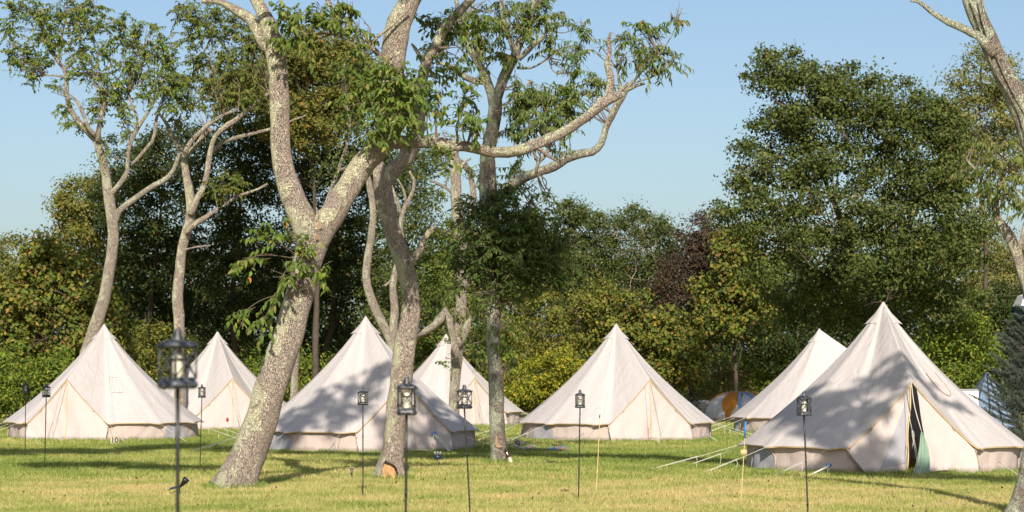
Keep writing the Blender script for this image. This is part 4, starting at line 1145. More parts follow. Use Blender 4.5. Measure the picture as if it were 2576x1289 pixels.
def bell_tent(px, ppm, phi, label, door='closed', windows=(72, -72, 146, -146), extras=(), ropes=None, seed=1.0, dropdoor=False):
    Y = FPX / ppm
    x = (px - 1288.0) / ppm
    phi_v = phi
    phi = phi - math.degrees(math.atan((px - 1288.0) / FPX))     # phi is measured from the line of sight
    T = thing('bell_tent', label, 'tent', (x, Y, 0), R(phi), 'cream bell tents on the lawn')
    # roof
    th = np.concatenate([np.linspace(-AL * 1.2, AL * 1.2, 61)[:-1], np.linspace(AL * 1.2, 2 * math.pi - AL * 1.2, 121)[:-1]])
    nt = 30
    ts = np.linspace(0.0, 1, nt); ts[0] = 0.004
    mb = MB()
    mb.add([roof_pt(a, t, 0, seed) for a in th for t in ts], grid_faces(len(th), nt, True))
    roof = mb.build('roof', M['roof'], T)
    # edge trim
    mb = MB()
    E = np.array([roof_pt(a, 1.0, 0, seed) for a in th] + [roof_pt(th[0], 1.0, 0, seed)])
    E[:, :2] *= 0.993
    tube(mb, E - [0, 0, 0.012], 0.013, 5, cap=False)
    mb.build('eave_trim', M['trim'], T)
    # cap with vent openings
    mb = MB()
    n = 48
    prof = np.linspace(0, 1, 9)
    V = []
    for a in np.linspace(0, 2 * np.pi, n, endpoint=False):
        hood = max(0, math.cos(2 * (a + R(phi_v)) + math.pi)) ** 28
        for t in prof:
            tt = t * (0.150 + 0.010 * hood)
            r = 0.010 + TR * (tt - 0.36 * tt * (1 - tt)) + 0.004 + 0.055 * hood * max(0, t - .5) / .5
            V.append([r * math.sin(a), -r * math.cos(a), TH + 0.010 - (TH - EZ) * tt])
    mb.add(V, grid_faces(n, 9, True))
    cap = mb.build('vent_cap', M['roof'], T)
    for q in range(2):
        a0 = math.pi / 2 - R(phi_v) + math.pi * q
        mb = MB()
        decal(mb, lambda u, v: roof_pt(u, v, 0.012, seed), a0 - 0.10, a0 + 0.10, 0.150, 0.172, 5, 3)
        mb.build('vent', M['dark'], cap, smooth=False)
    # wall
    mb = MB()
    ath = np.linspace(AL * 0.78, 2 * math.pi - AL * 0.78, 190)
    nz = 9

    def wall_pt(a, v, off=0.0):
        z = (EZ + 0.05) * v
        ph = 2.0 * math.sin(3 * a + seed)
        wr = 0.014 * math.sin(19 * a + ph + 4 * v) + 0.010 * math.sin(37 * a - 6 * v + seed) + 0.02 * math.sin(12 * a + seed) * (1 - v)
        r = TR - 0.10 + 0.03 * (1 - v) ** 2 + wr * (0.35 + 0.65 * (1 - v)) + off
        if a < AL * 1.1 or a > 2 * math.pi - AL * 1.1:
            r = min(r, (DPL - 0.06) / math.cos(a))
        return np.array([r * math.sin(a), -r * math.cos(a), z])

    mb.add([wall_pt(a, v) for a in ath for v in np.linspace(-0.02, 1, nz)], grid_faces(len(ath), nz))
    wall = mb.build('wall', M['wall'], T)
    # half moon net windows
    for w in windows:
        a0 = R(w) % (2 * math.pi)
        mb = MB()
        hw = 0.19
        V = []
        us = np.linspace(-1, 1, 17)
        for u in us:
            top = 0.10 + 0.72 * math.sqrt(max(0, 1 - u * u)) ** 0.8
            for v in np.linspace(0.10, top, 6):
                V.append(wall_pt(a0 + hw * u, v, 0.012))
        mb.add(V, grid_faces(17, 6))
        win = mb.build('net_window', M['net'], wall)
        mb = MB()
        ring = [wall_pt(a0 + hw * 1.04 * u, 0.10 + 0.75 * math.sqrt(max(0, 1 - u * u)) ** 0.8, 0.018) for u in us]
        tube(mb, ring + [ring[0]], 0.012, 4, cap=False)
        mb.build('window_edge', M['wall'], win)
    # door flaps
    def door_pt(u, v, side, bul=0.0, k=0.98):
        """u 0 at the middle .. 1 at the outer edge; v 0 at the ground .. 1 at the roof edge"""
        a = math.atan2(DHW * u, DPL)
        r_e, z_e = eave(a)
        zt = z_e - 0.012
        xx = DHW * u * (k * (1 - v) + v * 0.995)
        yy = DPL - 0.035 + (0.13 + 0.03 * u) * (1 - v)
        yy += 0.012 * math.sin(9 * u + 5 * v + seed + side) * (1 - v) + 0.010 * math.sin(23 * u - 8 * v + seed) * (1 - v * v)
        yy += 0.016 * math.sin(6 * v + 14 * u * (1 - v) + 2 * seed) * (1 - v)
        return np.array([side * xx, -yy - bul, zt * v])

    nu, nv = 22, 22
    for side in (-1, 1):
        lo = 0.0
        mb = MB()
        V = []
        for u in np.linspace(0, 1, nu):
            for v in np.linspace(0, 1, nv):
                if door == 'closed':
                    p = door_pt(u, v, side)
                    if dropdoor:
                        p[2] += 0.05 * (1 - v) * max(0, 1 - u * 1.4)
                else:
                    # tied open a little: each flap's inner edge swings away from the middle
                    k = 0.98
                    gap = 0.0
                    if side < 0:
                        k = 0.72
                        p = door_pt(u, v, side, 0.03 * (1 - v), k)
                        p[0] += -0.11 * (1 - u) ** 1.5 * (1 - v) ** .7 - 0.012 + 0.012 * math.sin(11 * v) * (1 - u)
                        p[2] = p[2] + 0.075 * (1 - v) * (1 - u * .9)
                    else:
                        p = door_pt(u, v, side)
                        p[0] += (0.235 * (1 - v) ** 0.65 + 0.02) * (1 - u) ** 1.3 + 0.010 * math.sin(8 * v) * (1 - u)
                        p[2] += (1 - v) * (0.055 * math.sin(math.pi * min(1, u * 1.3)) + 0.03 * (1 - u))
                V.append(p)
        mb.add(V, grid_faces(nu, nv))
        fl = mb.build('door_flap', M['door'], T)
        V = np.array(V).reshape(nu, nv, 3)
        if door == 'open' and side < 0:
            # net panel let into the flap, with its hem
            mb = MB()
            W = []
            for j in np.linspace(0, 1, 18):
                v = 0.09 + 0.80 * j
                for i in np.linspace(0, 1, 8):
                    u = 0.045 + i * 0.62 * (1 - j) ** 1.0
                    q = V[min(nu - 1, int(round(u * (nu - 1)))), min(nv - 1, int(round(v * (nv - 1))))]
                    fu, fv = u * (nu - 1), v * (nv - 1)
                    i0, j0 = min(int(fu), nu - 2), min(int(fv), nv - 2)
                    a, b = fu - i0, fv - j0
                    q = V[i0, j0] * (1 - a) * (1 - b) + V[i0 + 1, j0] * a * (1 - b) + V[i0, j0 + 1] * (1 - a) * b + V[i0 + 1, j0 + 1] * a * b
                    W.append(q + [0, -0.010, 0])
            mb.add(W, grid_faces(18, 8))
            mb.build('net_panel', M['net'], fl)
            mb = MB()
            tube(mb, V[0] + [0, -0.012, 0], 0.014, 5)
            mb.build('hem', M['trim'], fl)
            mb = MB()
            tube(mb, V[-1] + [0, -0.012, 0.0], 0.02, 5)
            mb.build('hem', M['door'], fl)
        # little cords hanging at the lower corner and half way up the edge
        for uu, ln in ((0.97, 0.16), (0.62, 0.06)):
            p = door_pt(uu, 0.985, side) + np.array([0, -0.03, 0])
            mb = MB()
            tube(mb, [p, p + [0.015 * side, -0.02, -ln * .5], p + [0.03 * side, -0.01, -ln]], 0.007, 4, 6)
            mb.build('cord', M['zip'], fl)
    if door == 'closed':
        mb = MB()
        tube(mb, [door_pt(0, v, 1) + [0, -0.008, 0.05 * (1 - v) if dropdoor else 0] for v in np.linspace(0.0, 1, 14)], 0.012, 5)
        mb.build('zip', M['trim'], T)
        mb = MB()
        s = 1 if phi > 0 else -1
        tube(mb, [door_pt(0.02, .96, s) + [0, -.02, 0], door_pt(0.22 if s > 0 else .3, .1, s) + [0, -.03, 0]], 0.004, 4, cap=False)
        mb.build('cord', M['zip'], T)
    else:
        mb = MB()
        tube(mb, [[-0.04, -DPL + .06, DAP - .03], [-0.19, -DPL + .12, 0.0]], 0.018, 8)
        mb.build('door_pole', M['zip'], T)
    # peak patch of the door hood
    mb = MB()
    decal(mb, lambda u, v: roof_pt(u, v, 0.006, seed), -0.10, 0.10, 0.93, 0.998, 7, 4)
    mb.build('hood_patch', M['roof'], roof)
    # floor and middle pole
    mb = MB()
    lathe(mb, [(0.001, 0.012), (TR - .16, 0.012), (TR - .15, 0.0)], 40)
    mb.build('groundsheet', M['floor'], T)
    mb = MB()
    tube(mb, [[0, 0, 0.0], [0, 0, TH - .03]], 0.022, 8)
    mb.build('middle_pole', M['zip'], T)
    # guy ropes
    for k in range(12):
        a = AL + k * math.pi / 6
        if ropes is not None and k not in ropes:
            continue
        r_e, z_e = eave(a)
        p = np.array([r_e * math.sin(a), -r_e * math.cos(a), z_e])
        ln = 1.45 + 0.3 * math.sin(3.1 * k + seed * 2)
        aa = a + 0.10 * math.sin(5 * k + seed)
        q = np.array([(r_e + ln) * math.sin(aa), -(r_e + ln) * math.cos(aa), -0.03])
        mb = MB()
        d = q - p
        sd = unit(np.cross(d, [0, 0, 1.0])) * 0.035
        tube(mb, [p, p + d * .5 - [0, 0, .012], q], 0.0042, 5, 7)
        tube(mb, [p + d * .42, p + d * .55 + sd * .6, q + sd], 0.0042, 5, 7)
        m1 = p + d * .45
        tube(mb, [m1, m1 + [0.03, 0, -.06], m1 + [0.0, 0.01, -.14 - 0.08 * (k % 3)]], 0.0045, 5, 8)
        mb.build('guy_rope', M['rope'], T)
    for ex in extras:
        ex(T, roof, wall, door_pt, seed)
    return T


def patch(th_deg, t0, t1, dth, mname, name='window_patch', rnd=False):
    def f(T, roof, wall, door_pt, seed):
        mb = MB()
        a = R(th_deg)
        if rnd:
            V = []
            for u in np.linspace(-1, 1, 13):
                tt = t0 + (t1 - t0) * math.sqrt(max(0, 1 - u * u))
                for v in np.linspace(t0, max(tt, t0 + .001), 5):
                    V.append(roof_pt(a + dth * u, v, 0.010, seed))
            mb.add(V, grid_faces(13, 5))
        else:
            decal(mb, lambda u, v: roof_pt(u, v, 0.010 + 0.006 * math.sin(u * 70), seed), a - dth, a + dth, t0, t1, 12, 6)
        o = mb.build(name, M['roof'], roof)
        mb = MB()
        if rnd:
            tube(mb, [roof_pt(a + dth * u, t0 + (t1 - t0) * math.sqrt(max(0, 1 - u * u)), 0.014, seed) for u in np.linspace(-1, 1, 15)], 0.007, 4)
        else:
            c = [(a - dth, t0), (a + dth, t0), (a + dth, t1), (a - dth, t1), (a - dth, t0)]
            tube(mb, [roof_pt(u, v, 0.014, seed) for u, v in c], 0.007, 4)
        mb.build('patch_seam', M[mname], o)
    return f


def red_tag(T, roof, wall, door_pt, seed):
    mb = MB()
    p = door_pt(0.16, 0.24, -1)
    a = np.linspace(0, 6.283, 14, endpoint=False)
    for yo in (-0.03,):
        V = [p + [0.04 * math.cos(t), yo, 0.065 * math.sin(t)] for t in a] + [p + [0, yo - .02, 0]]
        mb.add(V, np.array([[i, (i + 1) % 14, 14] for i in range(14)]))
    mb.build('red_tag', M['red'], T)


def bottom_gap(T, roof, wall, door_pt, seed):
    mb = MB()
    a = [(-.42, .012), (-.2, .030), (.1, .045), (.35, .030), (.5, .01)]
    mb2 = MB()
    tube(mb2, [[-.55, -DPL - .17, .02], [-.2, -DPL - .20, .05], [.2, -DPL - .22, .045], [.6, -DPL - .19, .03], [1.0, -DPL - .12, .03]], 0.03, 6, 14, 0.3)
    mb2.build('loose_hem', M['wall'], T)


def blue_tie(x0, x1, z1):
    def f(T, roof, wall, door_pt, seed):
        p = np.array([x0, -DPL - .16, z1]); q = np.array([x1, -DPL - .55, -0.02])
        mb = MB()
        tube(mb, [p, (p + q) / 2 - [0, 0, .01], q], 0.012, 5, 6)
        tube(mb, [p + [.03, 0, 0], (p + q) / 2 + [.04, 0, 0], q + [.02, 0, 0]], 0.010, 5, 6)
        tube(mb, [p, p + [-.02, 0, -.12], p + [-.02, 0, -.25]], 0.008, 5, 6)
        o = mb.build('guy_rope', M['rope'], T)
        mb = MB()
        tube(mb, [p + [-.05, -.01, .01], p + [0, -.015, .03], p + [.05, -.01, .0], p + [.0, -.015, -.015], p + [-.05, -.01, .01]], 0.012, 5, 10)
        mb.build('blue_knot', M['blue_tape'], o)
    return f


bell_tent(262, 98, -24, 'leftmost cream bell tent, closed door, small square window patch on its roof', seed=1.3, extras=[patch(36, .55, .70, .10, 'wall')])
bell_tent(547, 83, 11.5, 'cream bell tent partly behind the nearest lantern, small red tag on its door', seed=2.7, extras=[red_tag])
bell_tent(920, 114, 21.5, 'cream bell tent dappled with tree shade behind the leaning tree and the hollow based trunk', seed=0.4, extras=[blue_tie(.62, .86, .40), bottom_gap])
bell_tent(1122, 78, 24, 'small distant cream bell tent half hidden behind the spotted straight tree', seed=3.9)
bell_tent(1550, 99, 22, 'closed sunlit cream bell tent standing alone right of the centre of the lawn', seed=5.1, dropdoor=True, extras=[bottom_gap])
bell_tent(2061, 89, 70, 'cream bell tent beside the orange dome tent, behind the large open one', seed=6.6)
bell_tent(2222, 143, 12.6, 'largest cream bell tent at right, door half open with net panel', door='open', seed=4.4, extras=[patch(38, .50, .66, .15, 'zip', 'moon_patch', True), blue_tie(-1.45, -1.95, .16)])

# ------------------------------------------------------------------ lanterns on poles
def lantern(px, py_base, Ybase, top_z, rz, label, lean=(0, 0), hook=False):
    x = (px - 1288.0) * Ybase / FPX
    T = thing('pole_lantern', label, 'lantern', (x, Ybase, 0), 0, 'black lanterns on poles across the lawn')
    zb = top_z - 0.240                       # underside of the lantern
    lx, ly = lean

    def sh(z):
        return np.array([lx * z / zb, ly * z / zb, 0])
    mb = MB()
    tube(mb, [[0, 0, -0.12], sh(zb * .45) + [0, 0, zb * .45], sh(zb) + [0, 0, zb]], [0.0075, 0.0078, 0.0085], 10, 8)
    for z in (zb * .33, zb * .66):
        tube(mb, [sh(z) + [0, 0, z - .02], sh(z) + [0, 0, z + .02]], 0.0098, 10)
    mb.build('pole', M['pole'], T)
    c = sh(zb) + np.array([0, 0, zb])
    hs = 0.0525                               # half side of the cage
    mb = MB()
    lathe(mb, [(0.004, 0), (0.054, 0.0), (0.062, 0.006), (0.0645, 0.018), (0.062, 0.028), (0.056, 0.034), (0.054, 0.042), (0.02, 0.042), (0.004, 0.042)], 32, c, R(rz), sq=True)
    mb.build('base', M['iron'], T)
    mb = MB()
    lathe(mb, [(0.056, 0.168), (0.066, 0.170), (0.066, 0.176), (0.050, 0.189), (0.026, 0.197), (0.004, 0.198)], 32, c, R(rz), sq=True)
    roof = mb.build('lamp_roof', M['iron'], T)
    mb = MB()
    lathe(mb, [(0.024, 0.194), (0.022, 0.203), (0.016, 0.230), (0.015, 0.240), (0.002, 0.241)], 16, c)
    mb.build('chimney', M['iron'], roof)
    ca, sa = math.cos(R(rz)), math.sin(R(rz))

    def rot(p):
        return c + [p[0] * ca - p[1] * sa, p[0] * sa + p[1] * ca, p[2]]
    mb = MB()
    cs = [(-hs, -hs), (hs, -hs), (hs, hs), (-hs, hs)]
    for i in range(4):
        a, b = cs[i], cs[(i + 1) % 4]
        tube(mb, [rot((*a, .040)), rot((*a, .170))], 0.0040, 6)
        tube(mb, [rot((*a, .044)), rot((*b, .166))], 0.0033, 6, cap=False)
        tube(mb, [rot((*b, .044)), rot((*a, .166))], 0.0033, 6, cap=False)
        tube(mb, [rot((*a, .044)), rot((*b, .044))], 0.0033, 6, cap=False)
        tube(mb, [rot((*a, .166)), rot((*b, .166))], 0.0033, 6, cap=False)
    mb.build('cage', M['iron'], T)
    mb = MB()
    lathe(mb, [(0.036, 0.042), (0.036, 0.168)], 20, c)
    mb.build('glass', M['glass'], T)
    mb = MB()
    lathe(mb, [(0.021, 0.042), (0.021, 0.140), (0.014, 0.146), (0.002, 0.147)], 14, c)
    cd = mb.build('candle', M['candle'], T)
    mb = MB()
    lathe(mb, [(0.0215, 0.112), (0.025, 0.113), (0.025, 0.122), (0.0215, 0.123)], 14, c)
    mb.build('candle_ring', M['pole'], cd)
    return T


def zt(py, Y):
    return CAMH + (HOR - py) * Y / FPX


for px, pyb, Yb, top, rz, lab, lean in (
    (447, None, 9.7, 828, 45, 'nearest and largest black lantern, out of focus at the lower left', (0, 0)),
    (1018, None, 15.2, 948.5, 6, 'second largest black lantern, in front of the hollow based trunk', (.012, 0)),
    (1187, None, 24.2, 968, 35, 'leaning black lantern just right of the hollow based trunk', (-.075, 0)),
    (2036, None, 23.6, 985, 12, 'black lantern left of the open tent door, pole running out below', (-.052, 0)),
    (913, 1250, None, 975, 24, 'black lantern against the shaded tent between the two big front trunks', (0, 0)),
    (1455, 1258, None, 981, 8, 'black lantern in front of the sunlit centre tent', (.022, 0)),
    (503, 1175, None, 967, 20, 'black lantern left of the leaning tree, against the red tagged tent', (.035, 0)),
    (112, 1181, None, 965, 33, 'black lantern at the left end of the leftmost tent, the nearer of two', (.03, 0)),
    (63, 1147, None, 960, 20, 'smallest and leftmost black lantern near the left edge', (.012, 0)),
):
    if Yb is None:
        Yb = CAMH * FPX / (pyb - HOR)
    else:
        px = px
    lantern(px, pyb, Yb, zt(top, Yb), rz, lab, lean)


# ------------------------------------------------------------------ small lights in the grass
def spot_light(px, py, label, face, s=1.0):
    p = gx(px, py)
    T = thing('solar_spotlight', label, 'spotlight', p, R(face), 'small black solar spotlights in the grass')
    mb = MB()
    tube(mb, [[0, 0, -.1], [0, 0, .10 * s]], 0.008, 8)
    lathe(mb, [(.008, .10 * s), (.016, .105 * s), (.016, .13 * s), (.004, .135 * s)], 12)
    mb.build('stake', M['pole'], T)
    mb = MB()
    tube(mb, [[0.012, 0, .12 * s], [.05, -.02, .16 * s], [.085, -.03, .205 * s], [.10, -.035, .222 * s]], [.018, .032, .046, .048], 14)
    mb.build('lamp_head', M['pole'], T)
    mb = MB()
    V = np.array([[-.16, -.06, 0], [-.02, -.06, 0.0], [-.02, .06, 0.02], [-.16, .06, .02]])
    V = np.vstack([V, V - [0, 0, .012]]) * [1, 1, 1] + [0.02, 0, .115 * s]
    V[:, 2] += (V[:, 0]) * 0.25
    mb.add(V, np.array([[0, 1, 2, 3], [7, 6, 5, 4], [0, 4, 5, 1], [1, 5, 6, 2], [2, 6, 7, 3], [3, 7, 4, 0]]))
    mb.build('solar_panel', plain('solar panel', (.02, .035, .09), .15, .6), T)
    return T


spot_light(452, 1245, 'black solar spotlight in the grass right behind the nearest lantern pole', 0)
T = thing('solar_spotlight', 'black three lamp solar spotlight in front of the shaded middle tent', 'spotlight', gx(1101, 1165), 0, 'small black solar spotlights in the grass')
mb = MB(); tube(mb, [[0, 0, -.1], [0, 0, .07], [.01, 0, .1]], [.008, .012, .02], 8); mb.build('stake', M['pole'], T)
mb = MB(); box(mb, (0, 0, .115), (.13, .02, .09), 0.1); mb.build('solar_panel', plain('solar panel', (.02, .03, .06), .2, .6), T)
for k in (-1, 0, 1):
    mb = MB(); tube(mb, [[.045 * k, -.01, .15], [.05 * k, -.03, .19], [.055 * k, -.04, .215]], [.012, .016, .019], 10)
    mb.build('lamp_head', plain('grey lamp', (.3, .3, .31), .4, .5), T)
T = thing('path_light', 'small grey solar path light with a mushroom cap beside the left middle lantern', 'path light', gx(885, 1208), 0)
grey = plain('grey plastic', (.22, .20, .17), .45, .5)
mb = MB(); tube(mb, [[0, 0, -.1], [0, 0, .13]], 0.013, 10); mb.build('stake', M['pole'], T)
mb = MB(); lathe(mb, [(.014, .12), (.02, .13), (.030, .17), (.032, .19)], 16); mb.build('lens', grey, T)
mb = MB(); lathe(mb, [(.004, .186), (.060, .188), (.062, .193), (.05, .203), (.02, .212), (.004, .213)], 18); mb.build('cap', grey, T)


# ------------------------------------------------------------------ stakes
def stake(px, py, px2, py2, label, tape=False):
    Y = CAMH * FPX / (py - HOR)
    p = gx(px, py)
    q = at(px2, py2, Y) - p
    T = thing('cane', label, 'cane', p, 0, 'thin canes stuck in the lawn')
    cane = plain('bamboo', (.55, .43, .20), .6, .3)
    mb = MB(); tube(mb, [[0, 0, -.1], q * .5 + [.004, 0, 0], q], [.0075, .0065, .0055], 7, 8); mb.build('stick', cane, T)
    if tape:
        mb = MB(); tube(mb, [q * .78, q * .98], .013, 9); mb.build('blue_sleeve', M['blue_tape'], T)
        mb = MB(); tube(mb, [q * .98, q * 1.03], .009, 9); mb.build('dark_tip', M['pole'], T)
        mb = MB(); box(mb, q * .60 + [0, -.012, 0], (.085, .012, .075), .1); mb.build('yellow_tag', plain('yellow tag', (.50, .40, .20), .6, .3), T)
    else:
        mb = MB(); tube(mb, [q * .955, q], .0075, 7); mb.build('dark_tip', M['pole'], T)


stake(1499, 1240, 1509, 1043, 'plain thin cane in front of the centre tent')
stake(1863, 1262, 1876, 1056, 'thin cane with a blue sleeve and a yellow tag left of the open tent', True)


# ------------------------------------------------------------------ number stones
def text_mesh(txt, size, depth, material, parent, loc, rot):
    cu = bpy.data.curves.new('figure', 'FONT')
    cu.body = txt; cu.size = size; cu.extrude = depth; cu.align_x = 'CENTER'; cu.align_y = 'CENTER'
    cu.offset = size * 0.018
    ob = bpy.data.objects.new('tmp', cu)
    COL.objects.link(ob)
    dg = bpy.context.evaluated_depsgraph_get()
    me = bpy.data.meshes.new_from_object(ob.evaluated_get(dg))
    bpy.data.objects.remove(ob)
    o = bpy.data.objects.new('number', me)
    me.materials.clear(); me.materials.append(material)
    COL.objects.link(o)
    o.parent = parent; o.location = loc; o.rotation_euler = rot
    return o


def stone(px, py, txt, w, h, label, col):
    T = thing('number_stone', label, 'marker', gx(px, py), 0, 'number markers beside the tents')
    mb = MB()
    n = 24
    pts = []
    for t in np.linspace(0, 6.283, n, endpoint=False):
        k = 1 / (abs(math.cos(t)) ** 5 + abs(math.sin(t)) ** 5) ** .2
        pts.append((w / 2 * k * math.cos(t) * (1 + .02 * math.sin(3 * t)), h / 2 * k * math.sin(t) + h / 2 - .02))
    F = []
    rings = []
    for d, s in ((-.035, .94), (-.028, 1.0), (.028, 1.0), (.035, .94)):
        rings.append([[x * s, d, (z - h / 2) * s + h / 2] for x, z in pts])
    V = np.array(rings).transpose(1, 0, 2).reshape(-1, 3)
    mb.add(V, grid_faces(n, 4, True))
    for i, d in ((0, -.035), (3, .035)):
        ring = np.arange(n) * 4 + i
        mb.add(np.vstack([V[ring], [0, d, h / 2 - .01]]), np.array([[k, (k + 1) % n, n] for k in range(n)]))
    mb.build('stone', plain('number stone', col, .9, .2, var=.25, scale=25), T)
    text_mesh(txt, h * .86, .004, M['pole'], T, (0, -.040, h / 2 - .015), (R(90), 0, 0))


stone(289, 1117, '10', .22, .21, 'pale stone marker reading 10 at the foot of the leftmost tent', (.42, .37, .27))
stone(1303, 1131, '9', .19, .26, 'grey stone marker reading 9 right of the tree with drooping leaves', (.30, .255, .20))

# ------------------------------------------------------------------ bottle, mats, shoes, towels
p = gx(1287, 1167)
T = thing('bottle', 'brown bottle with white label leaning on the foot of the drooping leaf tree', 'bottle', p, 0)
mb = MB()
lathe(mb, [(.002, 0.0), (.034, 0), (.036, .01), (.036, .16), (.03, .19), (.015, .225), (.013, .29), (.015, .292), (.015, .305), (.002, .306)], 18)
mb2 = MB(); lathe(mb2, [(.0368, .02), (.0368, .12)], 18)
brown = plain('brown glass', (.06, .02, .008), .12, .7)
tilt = -R(24)
for m, nm, mt in ((mb, 'body', brown), (mb2, 'bottle_label', plain('paper label', (.7, .6, .5), .7, .2))):
    V = m.V[0]
    m.V[0] = np.column_stack([V[:, 0] * math.cos(tilt) + V[:, 2] * math.sin(tilt), V[:, 1], -V[:, 0] * math.sin(tilt) + V[:, 2] * math.cos(tilt) + .01])
    m.build(nm, mt, T)


def mat_patch(px0, px1, py0, py1, label):
    a, b = gx((px0 + px1) / 2, py1), gx((px0 + px1) / 2, py0)
    c = (a + b) / 2
    w = (px1 - px0) * c[1] / FPX; dpt = b[1] - a[1]
    nu, nv = 44, 26
    V, Tn = [], []
    for u in np.linspace(-1, 1, nu):
        for v in np.linspace(-1, 1, nv):
            ex = 1 + .05 * math.sin(5 * v) + .03 * math.sin(11 * v + u)
            z = .028 + .022 * math.sin(7 * u + 2 * v) * math.sin(3 * v + 4 * u) + .012 * math.sin(17 * u + v)
            V.append([u * w / 2 * ex, v * dpt / 2 * (1 + .07 * math.sin(6 * u)), max(.008, z)])
            red = (u * .9 - .25) ** 2 + (v * .8 + .1) ** 2 < .16
            Tn.append((.62, .08, .10) if red else (.07, .18, .50))
    mb = MB(); mb.add(V, grid_faces(nu, nv), np.array(Tn))
    o = mb.build('beach_towel', M['tinted'], None)
    o.location = c
    tag(o, label, 'towel', 'blue and red towels on the grass')


m_, nt_, b_, N_, L_ = mat('printed towel')
a_ = N_.new('ShaderNodeAttribute'); a_.attribute_name = 'tint'
L_.new(a_.outputs['Color'], b_.inputs['Base Color']); b_.inputs['Roughness'].default_value = .9
M['tinted'] = m_
mat_patch(1308, 1352, 1126, 1134, 'small blue and red towel on the grass beside the stone marked 9')
mat_patch(1368, 1440, 1127, 1137, 'longer blue towel with a red patch on the grass left of the centre tent')


def shoe(px, py, label, col, sole, rz=0.0, L=.24):
    T = thing('shoe', label, 'shoe', gx(px, py), R(rz), 'shoes left outside the open tent')
    prof = [(-.5, .35, .75), (-.38, .42, .85), (-.2, .40, .70), (0, .38, .50), (.2, .44, .38), (.38, .40, .28), (.5, .2, .14)]
    mb = MB(); V = []
    for y, w, h in prof:
        for t in np.linspace(0, 2 * np.pi, 12, endpoint=False):
            V.append([math.cos(t) * w * L * .5, y * L, .018 + max(0, .5 + .5 * math.sin(t)) * h * L * .55])
    mb.add(V, [grid_faces(7, 12), np.array([[i * 12 + 11, (i + 1) * 12 + 11, (i + 1) * 12, i * 12] for i in range(6)])])
    mb.build('upper', plain('shoe upper', col, .7, .3, var=.3, scale=40), T)
    mb = MB(); V = []
    for y, w, h in prof:
        V += [[-w * L * .52, y * L * 1.03, .0], [w * L * .52, y * L * 1.03, 0], [w * L * .54, y * L * 1.03, .022], [-w * L * .54, y * L * 1.03, .022]]
    mb.add(V, [grid_faces(7, 4), np.array([[i * 4 + 3, (i + 1) * 4 + 3, (i + 1) * 4, i * 4] for i in range(6)]), np.array([[0, 1, 2, 3], [24, 27, 26, 25]])])
    mb.build('sole', plain('shoe sole', sole, .7, .3), T)


shoe(2196, 1183, 'coral and white trainer at the left of the open door, outer one of the pair', (.55, .13, .11), (.7, .65, .6), 170, .2)
shoe(2208, 1184, 'coral and white trainer at the left of the open door, inner one of the pair', (.58, .15, .12), (.7, .65, .6), 185, .2)
shoe(2232, 1185, 'purple and grey shoe lying in front of the open door', (.25, .14, .28), (.6, .5, .4), 110, .2)
shoe(2246, 1184, 'grey shoe lying next to the purple one', (.33, .27, .24), (.5, .42, .35), 60, .2)
shoe(2261, 1183, 'small dark shoe closest to the green towel', (.03, .04, .03), (.02, .02, .02), 80, .18)

# crumpled white cloth left of the door
mb = MB(); V = []
c0 = gx(2131, 1180)
for u in np.linspace(0, 1, 26):
    for v in np.linspace(0, 1, 14):
        h = .075 * math.sin(math.pi * u) ** .7 * math.sin(math.pi * v) ** .7 * (1 + .5 * math.sin(13 * u + 5 * v) * .7 + .3 * math.sin(21 * v + 9 * u))
        V.append([(u - .5) * .42, (v - .5) * .22, max(0.0, h) + .004])
mb.add(V, grid_faces(26, 14))
o = mb.build('cloth', M['white'], None); o.location = c0
tag(o, 'crumpled white cloth on the grass left of the open tent door', 'cloth')

# green towel hanging down from the door cord
Yg = 42.5 - 2.48
cg = at(2319, 1172, Yg); cg[2] = 0
mb = MB(); V = []
for v in np.linspace(0, 1, 30):
    for u in np.linspace(-1, 1, 26):
        z = .70 * (1 - v) + .008
        wd = .012 + .13 * v ** .75 + (.05 * max(0, v - .9) / .1)
        sway = .055 * math.sin(2.6 * v) - .05 * v
        fold = .02 * math.sin(9 * u + 2 * v) * (0.3 + v) + .008 * math.sin(21 * u)
        if v > .93:
            z = .008 + .03 * (1 + math.sin(8 * u)) * .5 * (1 - v) / .07 + .006
        V.append([u * wd + sway - (.05 if v > .9 else 0) * (v - .9) * 10, fold - (.12 * max(0, v - .92) / .08), z])
mb.add(V, grid_faces(30, 26))
o = mb.build('towel', plain('green towel', (.25, .36, .28), .95, .1, var=.2, scale=25), None); o.location = cg
tag(o, 'green towel hanging at the open door of the largest tent, its foot on the grass', 'towel')
sol = o.modifiers.new('thickness', 'SOLIDIFY'); sol.thickness = .006
T = thing('cord', 'pale cord hanging from the open door peak and holding the green towel', 'cord', cg)
mb = MB(); tube(mb, [at(2292, 958, Yg) - cg, at(2300, 1020, Yg) - cg, [-.001, 0, .705]], .008, 6, 8); mb.build('line', M['rope'], T)

# ------------------------------------------------------------------ dome tent and the garment on it
Yd = 85.0
kd = Yd / FPX
T = thing('dome_tent', 'small orange and grey dome tent behind the centre tent ropes', 'tent', ((1862 - 1288) * kd, Yd, 0), R(-70))
W2, HD = 1.12, 1.02
grey_t = canvas_mat('grey fly', (.70, .69, .67), (.76, .75, .73), rough=.6)
orange = canvas_mat('orange fly', (.62, .22, .02), (.70, .27, .025), rough=.6)


